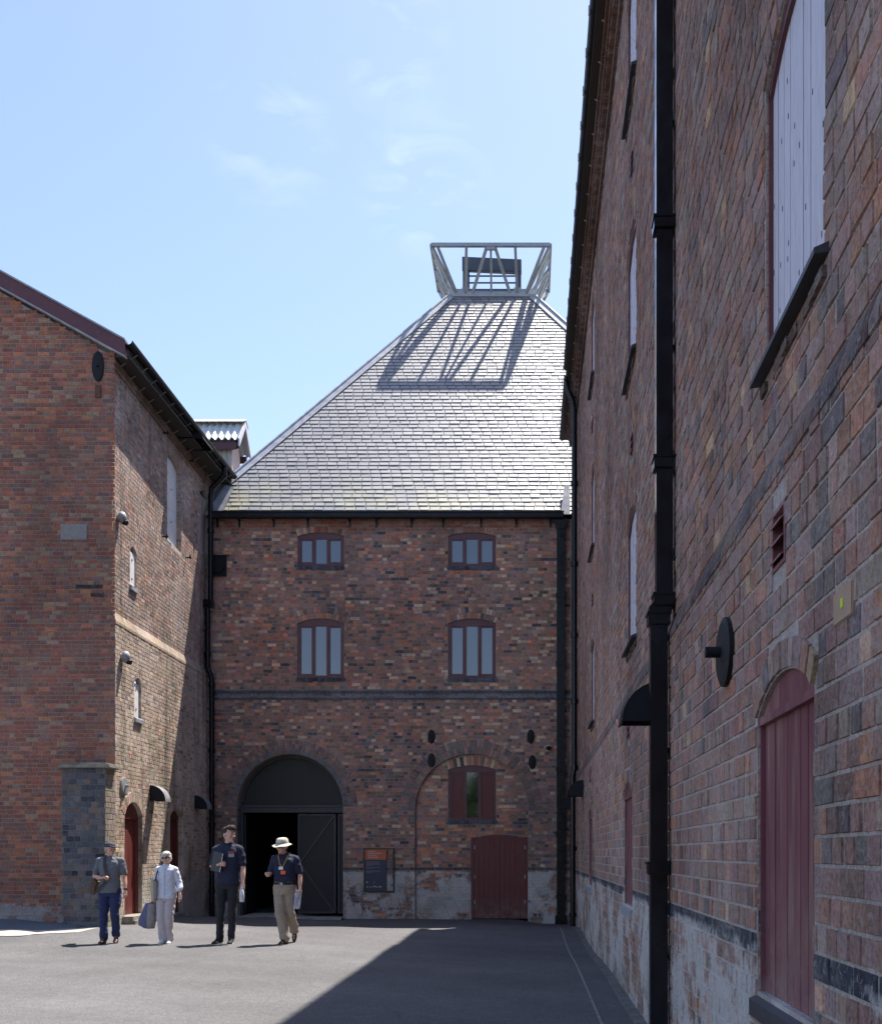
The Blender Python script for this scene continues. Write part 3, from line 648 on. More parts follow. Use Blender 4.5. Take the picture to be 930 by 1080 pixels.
# ---- steel gates of the gateway
u0, u1 = A1['u0'], A1['u1']; yg = YW + .36; zt0, zt1 = kz(856.5), kz(848.5)
m = MB(); ap = arch_pts(A1, 28)[0]; a_ = [(p[0], p[1]) for p in ap if p[1] > zt1]
m.prism([(u0, yg, zt1)] + [(p[0], yg, p[1]) for p in a_] + [(u1, yg, zt1)], (0, .03, 0)); m.build('arch_panel', M_mesh, kiln)
m = MB()
for i in range(len(ap) - 1):
    p, q = ap[i], ap[i + 1]
    cx_, cz_ = (u0 + u1) / 2, A1['zs']; sc = 1 - .07 / r1
    P0 = [(p[0], p[1]), (q[0], q[1]), (cx_ + (q[0] - cx_) * sc, cz_ + (q[1] - cz_) * sc), (cx_ + (p[0] - cx_) * sc, cz_ + (p[1] - cz_) * sc)]
    if min(p[1], q[1]) >= zt1 - .02: m.prism([(x, yg - .06, z) for x, z in P0], (0, .10, 0))
m.box((u0, yg - .10, zt0), (u1, yg + .06, zt1)); m.box((u0, yg - .13, zt1 - .05), (u1, yg - .10, zt1))
m.box((u0, yg - .06, 0), (u0 + .07, yg + .04, zt0)); m.box((u1 - .06, yg - .06, 0), (u1, yg + .04, zt0))
m.build('gate_frame', M_gate, kiln)
def gate(xa, xb, y, nm, diag=True):
    g = .045; z0 = .06; z1 = zt0 - .03; m = MB()
    for q in ((xa, xa + g, z0, z1), (xb - g, xb, z0, z1), (xa + g, xb - g, z0, z0 + g), (xa + g, xb - g, z1 - g, z1)): m.box((q[0], y - .02, q[2]), (q[1], y + .02, q[3]))
    if diag:
        zm = (z0 + z1) / 2; m.bar((xa + g, y, zm), (xb - g, y, z1 - g), .045, .05, up=(0, 1, 0)); m.bar((xa + g, y, zm), (xb - g, y, z0 + g), .045, .05, up=(0, 1, 0))
    o = m.build(nm, M_gate, kiln); p = MB(); p.box((xa + g, y + .004, z0 + g), (xb - g, y + .010, z1 - g)); p.build('mesh_panel', M_mesh, o); return o
gate(kx(311), kx(351.5), yg, 'gate'); gate(kx(353.5), kx(360.5), yg, 'side_panel', False)
# the open leaf folded back on the left
m = MB(); m.box((kx(252.5), yg + .05, .06), (kx(252.5) + .05, yg + 1.0, zt0 - .03)); m.build('gate', M_mesh, kiln, label='open black gate leaf folded back inside the archway')
# dark post strips seen inside
# ---- oval tie plates on the kiln wall
def tieplate(parent, c, U, Nn, ru, rz, bolt=.05, mat=None):
    U = Vector(U).normalized(); Nn = Vector(Nn).normalized(); c = Vector(c); m = MB(); n = 24; rings = []
    for rr, dn in ((1, .0), (1, .022), (.86, .032), (.35, .036), (.18, .038)):
        rings.append([c + U * math.cos(2 * math.pi * k / n) * ru * rr + Vector((0, 0, 1)) * math.sin(2 * math.pi * k / n) * rz * rr + Nn * dn for k in range(n)])
    vs_ = [v for g in rings for v in g]; fs = []
    for i in range(len(rings) - 1):
        for k in range(n): fs.append((i * n + k, i * n + (k + 1) % n, (i + 1) * n + (k + 1) % n, (i + 1) * n + k))
    fs.append(tuple(range((len(rings) - 1) * n, len(rings) * n)))
    m.idx(vs_, fs); m.tube([c, c + Nn * (.038 + bolt)], .022 if ru < .15 else .03, 6)
    return m.build('tie_plate', mat or M_blackmatt, parent)
for px, py in ((455, 777), (455, 802), (559.5, 777), (561, 804)): tieplate(kiln, (kx(px), YW - .006, kz(py)), (1, 0, 0), (0, -1, 0), .088, .165, .03)
# ---- downpipes
def pipe_round(parent, pts, r, name='downpipe', collars=(), mat=None):
    m = MB(); m.tube(pts, r, 14)
    for c in collars: c = Vector(c); m.tube([c - Vector((0, 0, .06)), c + Vector((0, 0, .06))], r * 1.25, 14)
    return m.build(name, mat or M_black, parent)
m = MB()
px = kx(591); s = .095; yy = YW - .02
def rectpipe(m, x0, x1, y0, y1, z0, z1, collars=()):
    m.box((x0, y0, z0), (x1, y1, z1), ch=.006)
    for c in collars:
        m.box((x0 - .018, y0 - .018, c - .045), (x1 + .018, y1 + .018, c + .045), ch=.006); m.box((x0 - .026, y0 - .026, c + .028), (x1 + .026, y1 + .026, c + .05), ch=.004)
rectpipe(m, px - s, px + s, yy - .16, yy, kz(968), kz(556), (kz(630), kz(701), kz(812), kz(880), kz(946)))
m.prism([(px - s, yy - .17, kz(560)), (px + s, yy - .17, kz(560)), (px + s + .06, yy - .17, kz(552)), (px + s + .09, yy - .17, kz(549.5)), (px - s - .09, yy - .17, kz(549.5)), (px - s - .06, yy - .17, kz(552))], (0, .19, 0))
m.box((px - s - .04, yy - .2, gz(px, YW) - .05), (px + s + .04, yy, kz(965)))
m.build('downpipe', M_black, kiln)
m = MB(); xo, yo, zo = kx(231), YW - .03, kz(597); m.box((xo - .2, yo - .03, zo - .25), (xo + .19, yo + .02, zo + .25)); m.tube([(xo - .01, yo - .03, zo - .02), (xo - .01, yo - .07, zo - .02)], .16, 20); m.tube([(xo - .01, yo - .068, zo - .02), (xo - .01, yo - .074, zo - .02)], .12, 20)
m.build('flue_plate', M_blackmatt, kiln)
# ---- cowl on top of the kiln: steel wind frame and louvred vent box
fy, by = 29.55, 31.97; fz = PZ(258.5, fy)
fx0, fx1 = PX(455, fy), PX(580, fy); bz_ = tz + .12; ly, lby = KC[1] - th_ + .05, KC[1] + .95
lx0, lx1 = PX(480, ly), PX(556, ly)
m = MB(); tr = .045
def rail(a, b, r=tr): m.bar(a, b, r * 1.7, r * 1.7, up=(0, 1, 0))
TF = [Vector((fx0, fy, fz)), Vector((fx1, fy, fz)), Vector((fx1, by, fz)), Vector((fx0, by, fz))]
BF = [Vector((lx0, ly, bz_)), Vector((lx1, ly, bz_)), Vector((lx1, lby, bz_)), Vector((lx0, lby, bz_))]
for i in range(4):
    a, b, c, d = TF[i], TF[(i + 1) % 4], BF[(i + 1) % 4], BF[i]
    rail(a, b, .055); rail(d, c, .045)
    mt = (a + b) / 2; mbp = (c + d) / 2
    rail(mt, d.lerp(c, .5), .035)
    if i % 2 == 0:
        rail(a.lerp(b, .045), d.lerp(c, .02)); rail(b.lerp(a, .045), c.lerp(d, .02))
        rail(a.lerp(b, .295), d.lerp(c, .14)); rail(b.lerp(a, .295), c.lerp(d, .14))
        rail(mt - (b - a) * .03, d.lerp(c, .24)); rail(mt + (b - a) * .03, d.lerp(c, .76))
        m.box((mt.x - .12, mt.y - .03, mt.z - .14), (mt.x + .12, mt.y + .03, mt.z))
        for e_ in (.14, .86):
            q = d.lerp(c, e_); m.box((q.x - .10, q.y - .03, q.z - .02), (q.x + .10, q.y + .03, q.z + .16))
    else:
        rail(a, d); rail(b, c); rail(a.lerp(b, .25), d.lerp(c, .25)); rail(a.lerp(b, .75), d.lerp(c, .75))
        rail(mt, d.lerp(c, .1)); rail(mt, d.lerp(c, .9)); rail(a, mbp); rail(b, mbp)
# feet down to the roof cap
for q in BF + [BF[0].lerp(BF[1], .14), BF[0].lerp(BF[1], .86)]:
    qq = Vector((max(KC[0] - th_, min(KC[0] + th_, q.x)), q.y, tz)); m.bar(q, qq, .06, .06, up=(0, 1, 0))
m.build('cowl_frame', M_steel, kiln)
m = MB(); vx0, vx1 = PX(488, 30.7), PX(549, 30.7); vy0, vy1 = 30.7, 31.45; vz0, vz1 = tz + .04, PZ(271, 30.7); pw = .16
for x in (vx0, vx1 - pw):
    for y in (vy0, vy1 - pw): m.box((x, y, vz0), (x + pw, y + pw, vz1 - .1))
m.prism([(vx0 - .02, vy0 - .02, vz1), (vx1 + .02, vy0 - .02, vz1 - .08), (vx1 + .02, vy0 - .02, vz1 - .42), (vx0 - .02, vy0 - .02, vz1 - .40)], (0, .05, 0))
m.prism([(vx0 - .02, vy0 + .03, vz1), (vx1 + .02, vy0 + .03, vz1 - .08), (vx1 + .02, vy0 + .03, vz1 - .12), (vx0 - .02, vy0 + .03, vz1 - .04)], (0, vy1 - vy0 - .04, 0))
for k in range(4):
    zz = vz0 + .22 + k * .20
    for yy_ in (vy0 + .06,): m.prism([(vx0 + pw, yy_ - .06, zz - .045), (vx0 + pw, yy_ + .06, zz + .035), (vx0 + pw, yy_ + .06, zz + .075), (vx0 + pw, yy_ - .06, zz - .005)], (vx1 - vx0 - 2 * pw, 0, 0))
m.box((vx0 + pw, vy0 + .02, vz0), (vx1 - pw, vy0 + .1, vz0 + .2))
for x in (vx0 - .01, vx1 - .02): m.box((x, vy0 + .1, vz0 + .25), (x + .03, vy1 - .1, vz1 - .1))
m.build('cowl_vent', M_cowl, kiln)
# ------------------------------------------------------------------ right-hand warehouse
XR, XU = 1.034, 1.072
ware = root('warehouse', (XR, 8, 0), 'long purple-brown brick warehouse with white and maroon hatches along the right side', 'building')
def pal_right(u, z, rg):
    if 1.085 < z < 1.19: return jc((.035, .042, .058), rg, .3)
    p = nz2(u, z, .45, 5.1); q = nz2(u, z, .7, 1.2)
    w = [(3 + 2 * p, (.27, .175, .15)), (2 + 2 * q, (.29, .16, .12)), (1.5 - q, (.22, .145, .13)), (1.5, (.25, .185, .175)), (.35 + max(0, -1.5 * p), (.14, .12, .125)), (.5 + max(0, 1.6 * q), (.34, .19, .135)), (.25, (.42, .29, .20)), (1.0, (.29, .22, .20))]
    return jc(wpick(rg, [(max(.05, a), c) for a, c in w]), rg, .2)
cols_ = [(3.77, 4.71), (10.35, 11.3), (16.95, 17.85)]
rows_ = [(.90, 2.10, .14), (3.70, 4.93, .14), (6.56, 7.80, .14), (9.35, 10.6, .14)]
lo_h, up_h = [], []
for ci, (y0, y1) in enumerate(cols_):
    for ri, (z0, zs, rs) in enumerate(rows_):
        if ci == 0 and ri > 1: pass
        # u runs from high Y to low Y?  u = Y here
        h = dict(u0=y0, u1=y1, z0=z0 + (-.02 if ri == 0 and ci == 0 else .06 if ri == 0 else 0), zs=zs, rise=rs, ring=.13, rows=1, depth=.062, vw=.095, ci=ci, ri=ri)
        (lo_h if ri == 0 else up_h).append(h)
vents = []
for ci, (y0, y1) in enumerate(cols_):
    for zc in (2.80, 5.72, 8.6):
        yc = (4.29 if ci == 0 else (y0 + y1) / 2 - .1); v = dict(u0=yc - .11, u1=yc + .11, z0=zc - .125, zs=zc + .125, depth=.1, vent=1)
        vents.append(v); (lo_h if zc < 3 else up_h).append(v)
slot = dict(u0=20.4, u1=20.75, z0=.75, zs=1.85, depth=.1); lo_h.append(slot)
mb = MB(); YE = 24.66; KB = (1.22, 1.12, 1.03)
brick_wall(mb, (XR, 0, 0), (0, 1, 0), (-1, 0, 0), [(-8, -.6), (24.69, -.6), (24.69, 3.10), (-8, 3.10)], lo_h, pal_right, 31, .104, .24, 'HSH', gap=.011, proud=.006, jit=.0028, urange=(-1.5, 24.66), mort=(.42, .37, .34, 0))
brick_wall(mb, (XU, 0, 0), (0, 1, 0), (-1, 0, 0), [(-8, 3.05), (YE, 3.05), (YE, 11.45), (-8, 11.45)], up_h, pal_right, 32, .104, .24, 'HSH', gap=.011, proud=.006, jit=.0028, urange=(-1.5, YE), mort=(.40, .35, .32, 0), zbase=3.12)
# sloping set-off of bricks laid on edge
rg = random.Random(5); y = -2.0
while y < 24.6:
    w = .105; c = jc(wpick(rg, [(2, (.11, .075, .075)), (2, (.08, .075, .085)), (1, (.17, .10, .08)), (1.3, (.14, .12, .11))]), rg, .2)
    mb.prism([(XR - .012, y + .004, 3.10), (XU - .008, y + .004, 3.215), (XU + .02, y + .004, 3.20), (XU + .02, y + .004, 3.04), (XR - .012, y + .004, 3.06)], (0, w - .008, 0), c); y += w
# eaves corbels
y = -2.0
while y < YE - .1:
    mb.box((XU - .11, y, 11.14), (XU + .02, y + .12, 11.24), jc((.15, .075, .05), rg, .25)); y += .235
mb.box((XU - .05, -8, 11.03), (XU + .02, YE, 11.14), (.13, .08, .06, 1)); mb.box((XU - .13, -8, 11.24), (XU + .02, YE, 11.34), (.13, .075, .055, 1)); mb.box((XU - .17, -8, 11.34), (XU + .02, YE, 11.42), (.16, .08, .05, 1))
c0 = (.13, .08, .07, 1)
mb.face([(XU, YE, -.6), (12, YE, -.6), (12, YE, 11.45), (XU, YE, 11.45)], c0); mb.face([(XR, -8, -.6), (XR, -8, 11.45), (12, -8, 11.45), (12, -8, -.6)], c0)
mb.face([(12, -8, -.6), (12, -8, 11.45), (12, YE, 11.45), (12, YE, -.6)], c0)
mb.face([(XU, YE, 11.45), (12, YE, 11.45), (6.5, YE, 15.4)], c0); mb.face([(XU, -8, 11.45), (6.5, -8, 15.4), (12, -8, 11.45)], c0)
mb.build('wall', M_right, ware); KB = (1, 1, 1)
mb = MB(); ge = .745
mb.prism([(ge + .06, -8.2, 11.50), (6.5, -8.2, 15.5), (6.5, -8.2, 15.62), (ge + .04, -8.2, 11.60)], (0, YE + 8.4, 0)); mb.prism([(12.4, -8.2, 11.50), (12.4, -8.2, 11.62), (6.5, -8.2, 15.62), (6.5, -8.2, 15.5)], (0, YE + 8.4, 0))
rf = mb.build('roof', M_slatesill, ware)
mb = MB(); mb.box((ge + .05, -8, 11.44), (XU + .02, YE, 11.47)); mb.build('soffit', plain('soffit_board', (.045, .035, .03), .8), rf)
mb = MB()
def gutter_run(mb, x, y0, y1, z, s=1, r=.065):
    n = 10; pr = [(x + s * r + r * 1.0 * math.cos(math.pi + math.pi * k / n) * 1.0, z + r * math.sin(math.pi + math.pi * k / n)) for k in range(n + 1)]
    out_ = [(a, b) for a, b in pr] + [(a + (x + s * r - a) * .12, b + .008 if k not in (0, n) else b) for k, (a, b) in reversed(list(enumerate(pr)))]
    for k in range(len(pr) - 1):
        a, b = pr[k], pr[k + 1]; i0 = x + s * r; sc = .86
        a2, b2 = (i0 + (a[0] - i0) * sc, z + (a[1] - z) * sc), (i0 + (b[0] - i0) * sc, z + (b[1] - z) * sc)
        mb.prism([(a[0], y0, a[1]), (b[0], y0, b[1]), (b2[0], y0, b2[1]), (a2[0], y0, a2[1])], (0, y1 - y0, 0))
gutter_run(mb, ge - .02, -8, 21.6, 11.56); gutter_run(mb, ge + .0, 21.75, 25.12, 11.50); mb.box((ge + .03, YE, 11.44), (ge + .22, 25.1, 11.47))
gt = mb.build('gutter', M_gutter, ware)
y = .65
while y < 24.6:
    mb = MB(); mb.tube([(ge - .015, y, 11.57), (XU - .02, y, 11.30)], .009, 6); mb.box((ge - .03, y - .02, 11.50), (ge - .012, y + .02, 11.60)); y += .655; mb.build('gutter_stay', M_steel, gt)
# hatches: boards, frame and sill
def hatch(parent, h, xw, matb, nb=7, s=-1, frame=True, sill='slab', seed=0, knots=True, dpt=None, fm=None):
    """opening in a wall whose outward normal is (s,0,0); s=-1 faces left, s=1 faces right"""
    d = dpt or h['depth']; ov = .06; xb = xw - s * (d - .03); y0, y1, z0, zs, ri = h['u0'], h['u1'], h['z0'], h['zs'], h['rise']; rg = random.Random(seed)
    _, uc, zc, Rr, a = arch_pts(h); fw = .035
    def top(y, off=0.0): q = (Rr - off) ** 2 - (y - uc) ** 2; return zc + math.sqrt(max(q, 0)) if q > 0 else zs
    mb = MB(); w = (y1 - y0) / nb
    for i in range(nb):
        ya, yb_ = y0 + i * w + .0035, y0 + (i + 1) * w - .0035; dx = rg.uniform(-.002, .002)
        mb.prism([(xb + dx, ya, z0 - .005), (xb + dx, yb_, z0 - .005), (xb + dx, yb_, top(yb_)), (xb + dx, ya, top(ya))], (-s * .025, 0, 0))
        if knots:
            for _k in range(rg.randint(2, 5)):
                yy = rg.uniform(ya + .02, yb_ - .02); zz = rg.uniform(z0 + .05, zs - .05); mb.box((xb + dx + s * .0015, yy - .004, zz - .011), (xb + dx, yy + .004, zz + .011), m=1)
    mb.box((xb - s * .012, y0, z0 - .005), (xb - s * .03, y1, zs))
    hb = mb.build('hatch', [matb, M_whiteK], parent)
    if frame:
        m = MB(); ap = arch_pts(h, 14)[0]; xf = xb + s * .02
        if h.get('ri', 1) == 0: m.prism([(xb + s * .012, p[0], p[1]) for p in ap], (-s * .02, 0, 0)); m.box((xb + s * .03, y0, zs - .03), (xb - s * .01, y1, zs + .005))
        for i in range(len(ap) - 1 if h.get('ri', 1) else 0):
            p, q = ap[i], ap[i + 1]; m.prism([(xf, p[0], p[1]), (xf, q[0], q[1]), (xf, q[0], q[1] - fw * 1.3), (xf, p[0], p[1] - fw * 1.3)], (-s * .02, 0, 0))
        m.box((xf, y0, z0), (xf - s * .02, y0 + fw * .5, zs)); m.box((xf, y1 - fw * .5, z0), (xf - s * .02, y1, zs))
        m.build('hatch_frame', fm or M_maroon, hb)
    if sill == 'slab':
        m = MB()
        m.prism([(xb - s * .02, y0 - .07, z0), (xw + s * ov, y0 - .07, z0 - .050), (xw + s * ov, y0 - .07, z0 - .072), (xb - s * .02, y0 - .07, z0 - .055)], (0, y1 - y0 + .14, 0))
        m.build('hatch_sill', M_slatesill, hb)
        m = MB(); y = y0 - .05
        while y < y1:
            c = jc((.10, .07, .06), rg, .3); m.box((xw + s * rg.uniform(.005, .03), y + .004, z0 - .14), (xw - s * .01, y + .098, z0 - .098), c); y += .102
        m.build('sill_bricks', M_right, hb)
    if sill == 'block':
        m = MB(); m.prism([(xb - s * .02, y0 - .02, z0), (xw + s * .035, y0 - .02, z0 - .035), (xw + s * .035, y0 - .02, z0 - .11), (xb - s * .02, y0 - .02, z0 - .11)], (0, y1 - y0 + .04, 0)); m.build('hatch_sill', M_lead if h.get('ci') else M_slatesill, hb)
    return hb
for i, h in enumerate(lo_h + up_h):
    if 'ci' not in h: continue
    if h['ri'] == 0:
        hatch(ware, h, XR, M_maroonr, 9, sill='block', seed=i, knots=False, fm=M_maroonr)
    else:
        hatch(ware, h, XU, M_white, 9, sill='slab', seed=i)
for v in vents:
    xw = XR if v['z0'] < 3 else XU; m = MB(); y0, y1, z0, z1 = v['u0'], v['u1'], v['z0'], v['zs']; f = .018
    m.box((xw - .008, y0, z0), (xw + .06, y0 + f, z1)); m.box((xw - .008, y1 - f, z0), (xw + .06, y1, z1)); m.box((xw - .008, y0 + f, z1 - f), (xw + .06, y1 - f, z1)); m.box((xw - .008, y0 + f, z0), (xw + .06, y1 - f, z0 + f))
    for k in range(3):
        zz = z0 + .03 + k * (z1 - z0 - .03) / 3; m.prism([(xw - .022, y0 + f, zz - .004), (xw + .05, y0 + f, zz + .05), (xw + .05, y0 + f, zz + .058), (xw - .022, y0 + f, zz + .006)], (0, y1 - y0 - 2 * f, 0))
    m.build('louvre_vent', M_maroonr, ware)
    m = MB(); m.box((xw + .085, y0, z0), (xw + .095, y1, z1)); m.build('vent_backing', M_hole, ware)
m = MB(); m.box((XR + .05, slot['u0'], slot['z0']), (XR + .07, slot['u1'], slot['zs'])); m.build('duct_cover', M_black, ware)
tieplate(ware, (XR - .008, 5.39, PZ(688, 5.39)), (0, 1, 0), (-1, 0, 0), .178, .178, .075, M_blackmatt)
# main rectangular downpipe beside the camera
m = MB(); yp = 7.55
def pz_(py): return PZ(py, yp)
zsw = pz_(640)
rectpipe(m, PX(692, yp), PX(709.5, yp), yp, yp + .115, zsw + .02, 11.55, (pz_(234), pz_(487), pz_(632)))
rectpipe(m, PX(686, yp), PX(704, yp), yp, yp + .115, -.05, zsw - .05, (pz_(652), pz_(916)))
m.prism([(PX(690.5, yp), yp + .001, zsw + .05), (PX(710, yp), yp + .001, zsw + .05), (PX(710, yp), yp + .001, zsw + .0), (PX(704.5, yp), yp + .001, zsw - .08), (PX(684.5, yp), yp + .001, zsw - .08), (PX(684.5, yp), yp + .001, zsw + .005)], (0, .112, 0))
for py in (120, 234, 360, 487, 790, 916, 1010):
    z = pz_(py); x = (PX(710, yp) if py < 640 else PX(704.5, yp)); m.box((x - .02, yp + .09, z - .02), ((XU if z > 3.1 else XR) + .01, yp + .135, z + .02))
m.build('downpipe', M_pipe, ware)
m = MB(); x = PX(712.5, 7.9); m.tube([(XU - .03, 7.95, 11.2), (XU - .03, 7.95, 3.25), (XR - .03, 7.95, 3.05), (XR - .03, 7.95, .05)], .009, 6); m.build('cable', M_black, ware)
# round-cornered pipe at the far end
m = MB(); yq = 22.0; xq = XU - .10
m.tube([(ge + .05, yq, 11.50), (ge + .07, yq, 11.32), (xq - .03, yq, 11.02), (xq, yq, 10.85), (xq, yq, 3.3), (xq - .035, yq, 3.1), (xq - .035, yq, gz(1, yq) + .04)], .06, 12)
for z in (9.3, 7.6, 6.1, 4.7, 3.3, 1.6, .2): m.tube([(xq - (.035 if z < 3.2 else 0), yq, z - .05), (xq - (.035 if z < 3.2 else 0), yq, z + .05)], .078, 12)
m.build('downpipe', M_black, ware)
# pale stone block with a small yellow-green survey mark
m = MB(); y0, y1 = 3.30, 3.50; zc = PZ(637, 3.40)
m.box((XR - .013, y0, zc - .055), (XR + .01, y1, zc + .055), ch=.004); blk = m.build('stone_block', plain('buff_stone', (.36, .25, .17), .9, bs=.4), ware)
m = MB(); m.box((XR - .0155, 3.385, zc - .012), (XR - .0135, 3.410, zc + .018)); m.build('survey_mark', plain('yellow_green_paint', (.55, .7, .03), .6), blk)

# ------------------------------------------------------------------ quarter-round hoods of sheet metal
def hood(loc, s, r=.31, w=.30, label='', grp='quarter-round black hoods on the walls', zr=None):
    """open-bottomed hood; wall at loc.x, projecting in direction s"""
    rt = root('wall_hood', loc, label, 'hood', grp); x, y, z = loc; zr = zr or r; n = 12
    prof = [(x + s * r * math.cos(math.pi / 2 * k / n), z + zr * math.sin(math.pi / 2 * k / n)) for k in range(n + 1)]
    for ys in (y - w / 2, y + w / 2 - .006):
        m = MB(); m.prism([(x, ys, z)] + [(a, ys, b) for a, b in prof], (0, .006, 0)); m.build('side_plate', M_blackmatt, rt)
    m = MB()
    for k in range(n):
        a, b = prof[k], prof[k + 1]; sc = (r - .006) / r
        m.prism([(a[0], y - w / 2 - .004, a[1]), (b[0], y - w / 2 - .004, b[1]), (x + (b[0] - x) * sc, y - w / 2 - .004, z + (b[1] - z) * sc), (x + (a[0] - x) * sc, y - w / 2 - .004, z + (a[1] - z) * sc)], (0, w + .008, 0))
    m.box((x + s * r - .004, y - w / 2, z - .014), (x + s * r + .006, y + w / 2, z + .004))
    m.build('curved_top', M_galv if s > 0 and r < .4 else M_blackmatt, rt)
    return rt
hood((XR - .012, 8.12, PZ(763, 8.12)), -1, .305, .32, 'largest quarter-round black hood, half hidden by the thick near downpipe on the right wall')
hood((XR - .012, 19.6, PZ(840, 19.6)), -1, .30, .32, 'quarter-round black hood on the right wall just in front of its far thin round downpipe')
hood((XR - .012, 23.4, PZ(853, 23.4)), -1, .30, .32, 'quarter-round black hood deepest in the right-hand corner, between the two far downpipes')
# ------------------------------------------------------------------ left-hand warehouse
YC = 18.7; LF = 24.68
left = root('malthouse_building', (-7.4, YC, 0), 'red-brown brick building on the left with maroon verge board and a sunlit side with doors', 'building')
n0, n1 = Vector((-7.40, YC, 0)), Vector((-7.545, LF, 0)); LU = (n1 - n0).normalized(); LN = Vector((LU.y, -LU.x, 0))
O_lo = n0 - LU * YC * 0; 
def lu(px, off=0.0):
    """distance along the courtyard wall seen at image column px"""
    k = (px - VX) / F; b = n0 - LN * off
    # b.x + LU.x*t = k*(b.y + LU.y*t)
    return (k * b.y - b.x) / (LU.x - k * LU.y)
def lz(py, t): return PZ(py, n0.y + LU.y * t)
UPO = .062
SETZ = 5.78
# gable facing the camera
KB = (1.30, 1.12, 1.0)
def pal_gable(u, z, rg):
    p = nz2(u, z, .35, 2.2); q = nz2(u, z, .8, 7.7)
    orange = 1.4 + 2.0 * max(0, p) + (2.0 if .7 < z < 2.6 else 0)
    w = [(3.5, (.25, .10, .075)), (orange, (.34, .15, .09)), (2.2 - p, (.20, .105, .085)), (.4 + max(0, q), (.15, .10, .095)), (.9, (.27, .20, .15)), (1.6, (.21, .13, .11))]
    return jc(wpick(rg, [(max(.05, a), c) for a, c in w]), rg, .16)
SL = (11.70 - 10.48) / (9.47 - 7.26)
def ztop_g(x): return 10.42 + SL * (min(-7.26, x) + 7.26) * -1 if x > -12.0 else 10.42 + SL * (12.0 - 7.26) - SL * (-12.0 - x)
mb = MB()
gp = [(-16.6, -.5), (-7.40, -.5), (-7.40, SETZ - .1), (-7.462, SETZ), (-7.462, 10.42), (-12.0, ztop_g(-12.0)), (-16.6, ztop_g(-16.6))]
brick_wall(mb, (0, YC, 0), (1, 0, 0), (0, -1, 0), gp, [], pal_gable, 41, .076, .215, 'SSSH', ztop=ztop_g, urange=(-12.2, -7.40), mort=(.36, .31, .275, 0))
mb.box((-8.37, YC - .018, 7.12), (-7.90, YC + .01, 7.40), (.30, .29, .28, 0))
mb.box((-8.1, YC - .016, 6.25), (-7.85, YC + .01, 6.31), (.03, .03, .035, 1)); mb.box((-7.84, YC - .016, 6.25), (-7.62, YC + .01, 6.31), (.03, .03, .035, 1)); mb.box((-7.83, YC - .016, 6.10), (-7.6, YC + .01, 6.16), (.03, .03, .035, 1))
LB = 29.5
c0 = (.15, .08, .06, 1)
mb.face([(-16.6, YC, -.5), (-16.6, YC, ztop_g(-16.6)), (-16.6, LB, ztop_g(-16.6)), (-16.6, LB, -.5)], c0)
mb.build('gable_wall', M_gable, left); KB = (1.30, 1.28, 1.28)
# courtyard side wall
def pal_side(u, z, rg):
    p = nz2(u, z, .5, 4.4)
    if z > SETZ: w = [(3, (.31, .20, .155)), (2 + 2 * p, (.38, .22, .16)), (2 - p, (.24, .165, .135)), (1.3, (.28, .22, .19)), (1.0, (.45, .31, .23)), (.6, (.14, .11, .10))]
    else: w = [(3, (.40, .31, .235)), (2.2, (.46, .36, .28)), (1.2 + p, (.42, .27, .19)), (1.0, (.28, .21, .17)), (.3, (.17, .13, .11))]
    if z < .9: w.append((4, (.36, .31, .26)))
    return jc(wpick(rg, [(max(.05, a), c) for a, c in w]), rg, .16)
def op(px0, px1, zb, zt, off, rise, depth=.09, **k):
    a, b = lu(px0, off), lu(px1, off); return dict(u0=a, u1=b, z0=zb, zs=zt - rise, rise=rise, depth=depth, ring=k.get('ring', .115), rows=1, vw=.078)
d_1 = op(131.5, 150, .34, 2.46, 0, .26, .16, ring=.2); d_2 = op(179.5, 193, .22, 2.44, 0, .16, .20)
s_2 = op(142, 149, 4.08, 4.83, 0, .10)
s_1 = op(137.2, 143.6, 6.56, 7.30, UPO, .10)
hb_ = op(176.5, 191.3, 8.05, 9.95, UPO, .14, .26); hf = op(210.6, 218.5, 8.55, 9.98, UPO, .12, .05)
mb = MB(); Lt = (n1 - n0).length; On = n0.copy(); Ou = n0 - LN * UPO
brick_wall(mb, On, LU, LN, [(0, -.5), (Lt, -.5), (Lt, SETZ - .1), (0, SETZ - .1)], [d_1, d_2, s_2], pal_side, 42, .076, .215, 'SH', proud=.0045, jit=.002, mort=(.58, .51, .44, 0))
brick_wall(mb, Ou, LU, LN, [(0, SETZ - .12), (Lt + 1.0, SETZ - .12), (Lt + 1.0, 10.55), (0, 10.55)], [s_1, hb_, hf], pal_side, 43, .076, .215, 'SH', proud=.005, jit=.002, mort=(.56, .49, .42, 0))
rg = random.Random(8); t = 0
while t < Lt - .02:   # sloping set-off
    w = .225; c = jc((.36, .28, .20), rg, .15); b = On + LU * (t + .003); tw = min(w, Lt - t) - .006
    mb.prism([b + LN * .012 + Vector((0, 0, SETZ - .1)), b - LN * UPO + Vector((0, 0, SETZ + .085)), b - LN * (UPO + .03) + Vector((0, 0, SETZ + .07)), b - LN * (UPO + .03) + Vector((0, 0, SETZ - .15)), b + LN * .012 + Vector((0, 0, SETZ - .15))], LU * tw, c); t += w
# corbel under eaves
for k, (o_, z0, z1) in enumerate(((.03, 10.22, 10.30), (.06, 10.30, 10.38))):
    a = Ou; mb.prism([a - LN * .01 + Vector((0, 0, z0)), a + LN * o_ + Vector((0, 0, z0)), a + LN * o_ + Vector((0, 0, z1)), a - LN * .01 + Vector((0, 0, z1))], LU * (Lt + 1), (.22, .14, .10, 1))
mb.build('side_wall', M_leftside, left); KB = (1.1, 1.05, 1.0)
